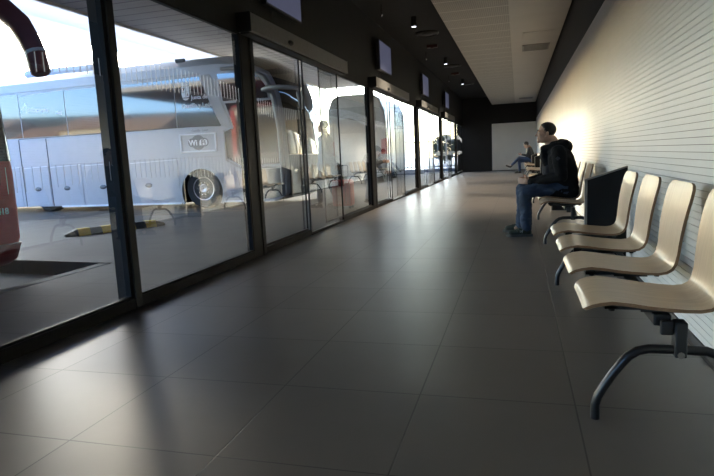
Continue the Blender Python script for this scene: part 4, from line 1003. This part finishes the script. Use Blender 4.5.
# neutral daylight balance, clearer blue away from the sun
tc = nt.nodes.new('ShaderNodeTexCoord'); dp = nt.nodes.new('ShaderNodeVectorMath'); dp.operation = 'DOT_PRODUCT'; dp.inputs[1].default_value = (math.sin(SUN_AZ), -math.cos(SUN_AZ), 0)
nt.links.new(tc.outputs['Generated'], dp.inputs[0])
mr_ = nt.nodes.new('ShaderNodeMapRange'); mr_.interpolation_type = 'SMOOTHSTEP'; mr_.inputs['From Min'].default_value = -.4; mr_.inputs['From Max'].default_value = .6
nt.links.new(dp.outputs['Value'], mr_.inputs['Value'])
tn = nt.nodes.new('ShaderNodeMix'); tn.data_type = 'RGBA'; tn.inputs[6].default_value = (.85, .75, .62, 1); tn.inputs[7].default_value = (.40, .53, .76, 1); nt.links.new(mr_.outputs[0], tn.inputs['Factor'])
ml = nt.nodes.new('ShaderNodeMix'); ml.data_type = 'RGBA'; ml.blend_type = 'MULTIPLY'; ml.inputs['Factor'].default_value = 1
nt.links.new(sky.outputs[0], ml.inputs[6]); nt.links.new(tn.outputs[2], ml.inputs[7]); 
# hazy aureole round the low sun
dn = nt.nodes.new('ShaderNodeVectorMath'); dn.operation = 'DOT_PRODUCT'; dn.inputs[1].default_value = tuple(sd); nt.links.new(tc.outputs['Generated'], dn.inputs[0])
mxp = nt.nodes.new('ShaderNodeMath'); mxp.operation = 'MAXIMUM'; mxp.inputs[1].default_value = 0; nt.links.new(dn.outputs['Value'], mxp.inputs[0])
pw = nt.nodes.new('ShaderNodeMath'); pw.operation = 'POWER'; pw.inputs[1].default_value = 3.5; nt.links.new(mxp.outputs[0], pw.inputs[0])
au = nt.nodes.new('ShaderNodeMix'); au.data_type = 'RGBA'; au.inputs[6].default_value = (0, 0, 0, 1); au.inputs[7].default_value = (3.3, 2.85, 2.3, 1); nt.links.new(pw.outputs[0], au.inputs['Factor'])
ad = nt.nodes.new('ShaderNodeMix'); ad.data_type = 'RGBA'; ad.blend_type = 'ADD'; ad.inputs['Factor'].default_value = 1
nt.links.new(ml.outputs[2], ad.inputs[6]); nt.links.new(au.outputs[2], ad.inputs[7]); nt.links.new(ad.outputs[2], bg.inputs[0])
nt.links.new(bg.outputs[0], ow.inputs[0])
sl = bpy.data.lights.new('sun', 'SUN'); sl.energy = 4.0; sl.angle = math.radians(9); sl.color = (1, .87, .68)
so = bpy.data.objects.new('sun', sl); COL.objects.link(so); so.rotation_euler = (-sd).to_track_quat('-Z', 'Y').to_euler()

# ------------------------------------------------------------------ camera
f = 569.48; yaw, pit, rol = map(math.radians, (16.011, -8.0975, -2.703))
fwd = Vector((-math.sin(yaw) * math.cos(pit), math.cos(yaw) * math.cos(pit), math.sin(pit))); r = Vector((math.cos(yaw), math.sin(yaw), 0)); u = r.cross(fwd)
cr_, sr = math.cos(rol), math.sin(rol); X = r * cr_ + u * sr; U = -r * sr + u * cr_; Z = -fwd
cam = bpy.data.cameras.new('camera'); cam.sensor_width = 36; cam.lens = f / 714 * 36; cam.clip_end = 1000; cam.clip_start = .05
co = bpy.data.objects.new('camera', cam); COL.objects.link(co)
co.matrix_world = Matrix(((X.x, U.x, Z.x, 0), (X.y, U.y, Z.y, 0), (X.z, U.z, Z.z, .983), (0, 0, 0, 1)))
S.camera = co
S.view_settings.view_transform = 'Standard'; S.view_settings.look = 'None'; S.view_settings.gamma = 1; S.view_settings.use_curve_mapping = False
S.view_settings.exposure = 1.0
S.cycles.use_denoising = True; S.cycles.max_bounces = 10; S.cycles.diffuse_bounces = 5; S.cycles.glossy_bounces = 4; S.cycles.transparent_max_bounces = 24
S.cycles.sample_clamp_indirect = 8; S.cycles.caustics_reflective = False; S.cycles.caustics_refractive = False
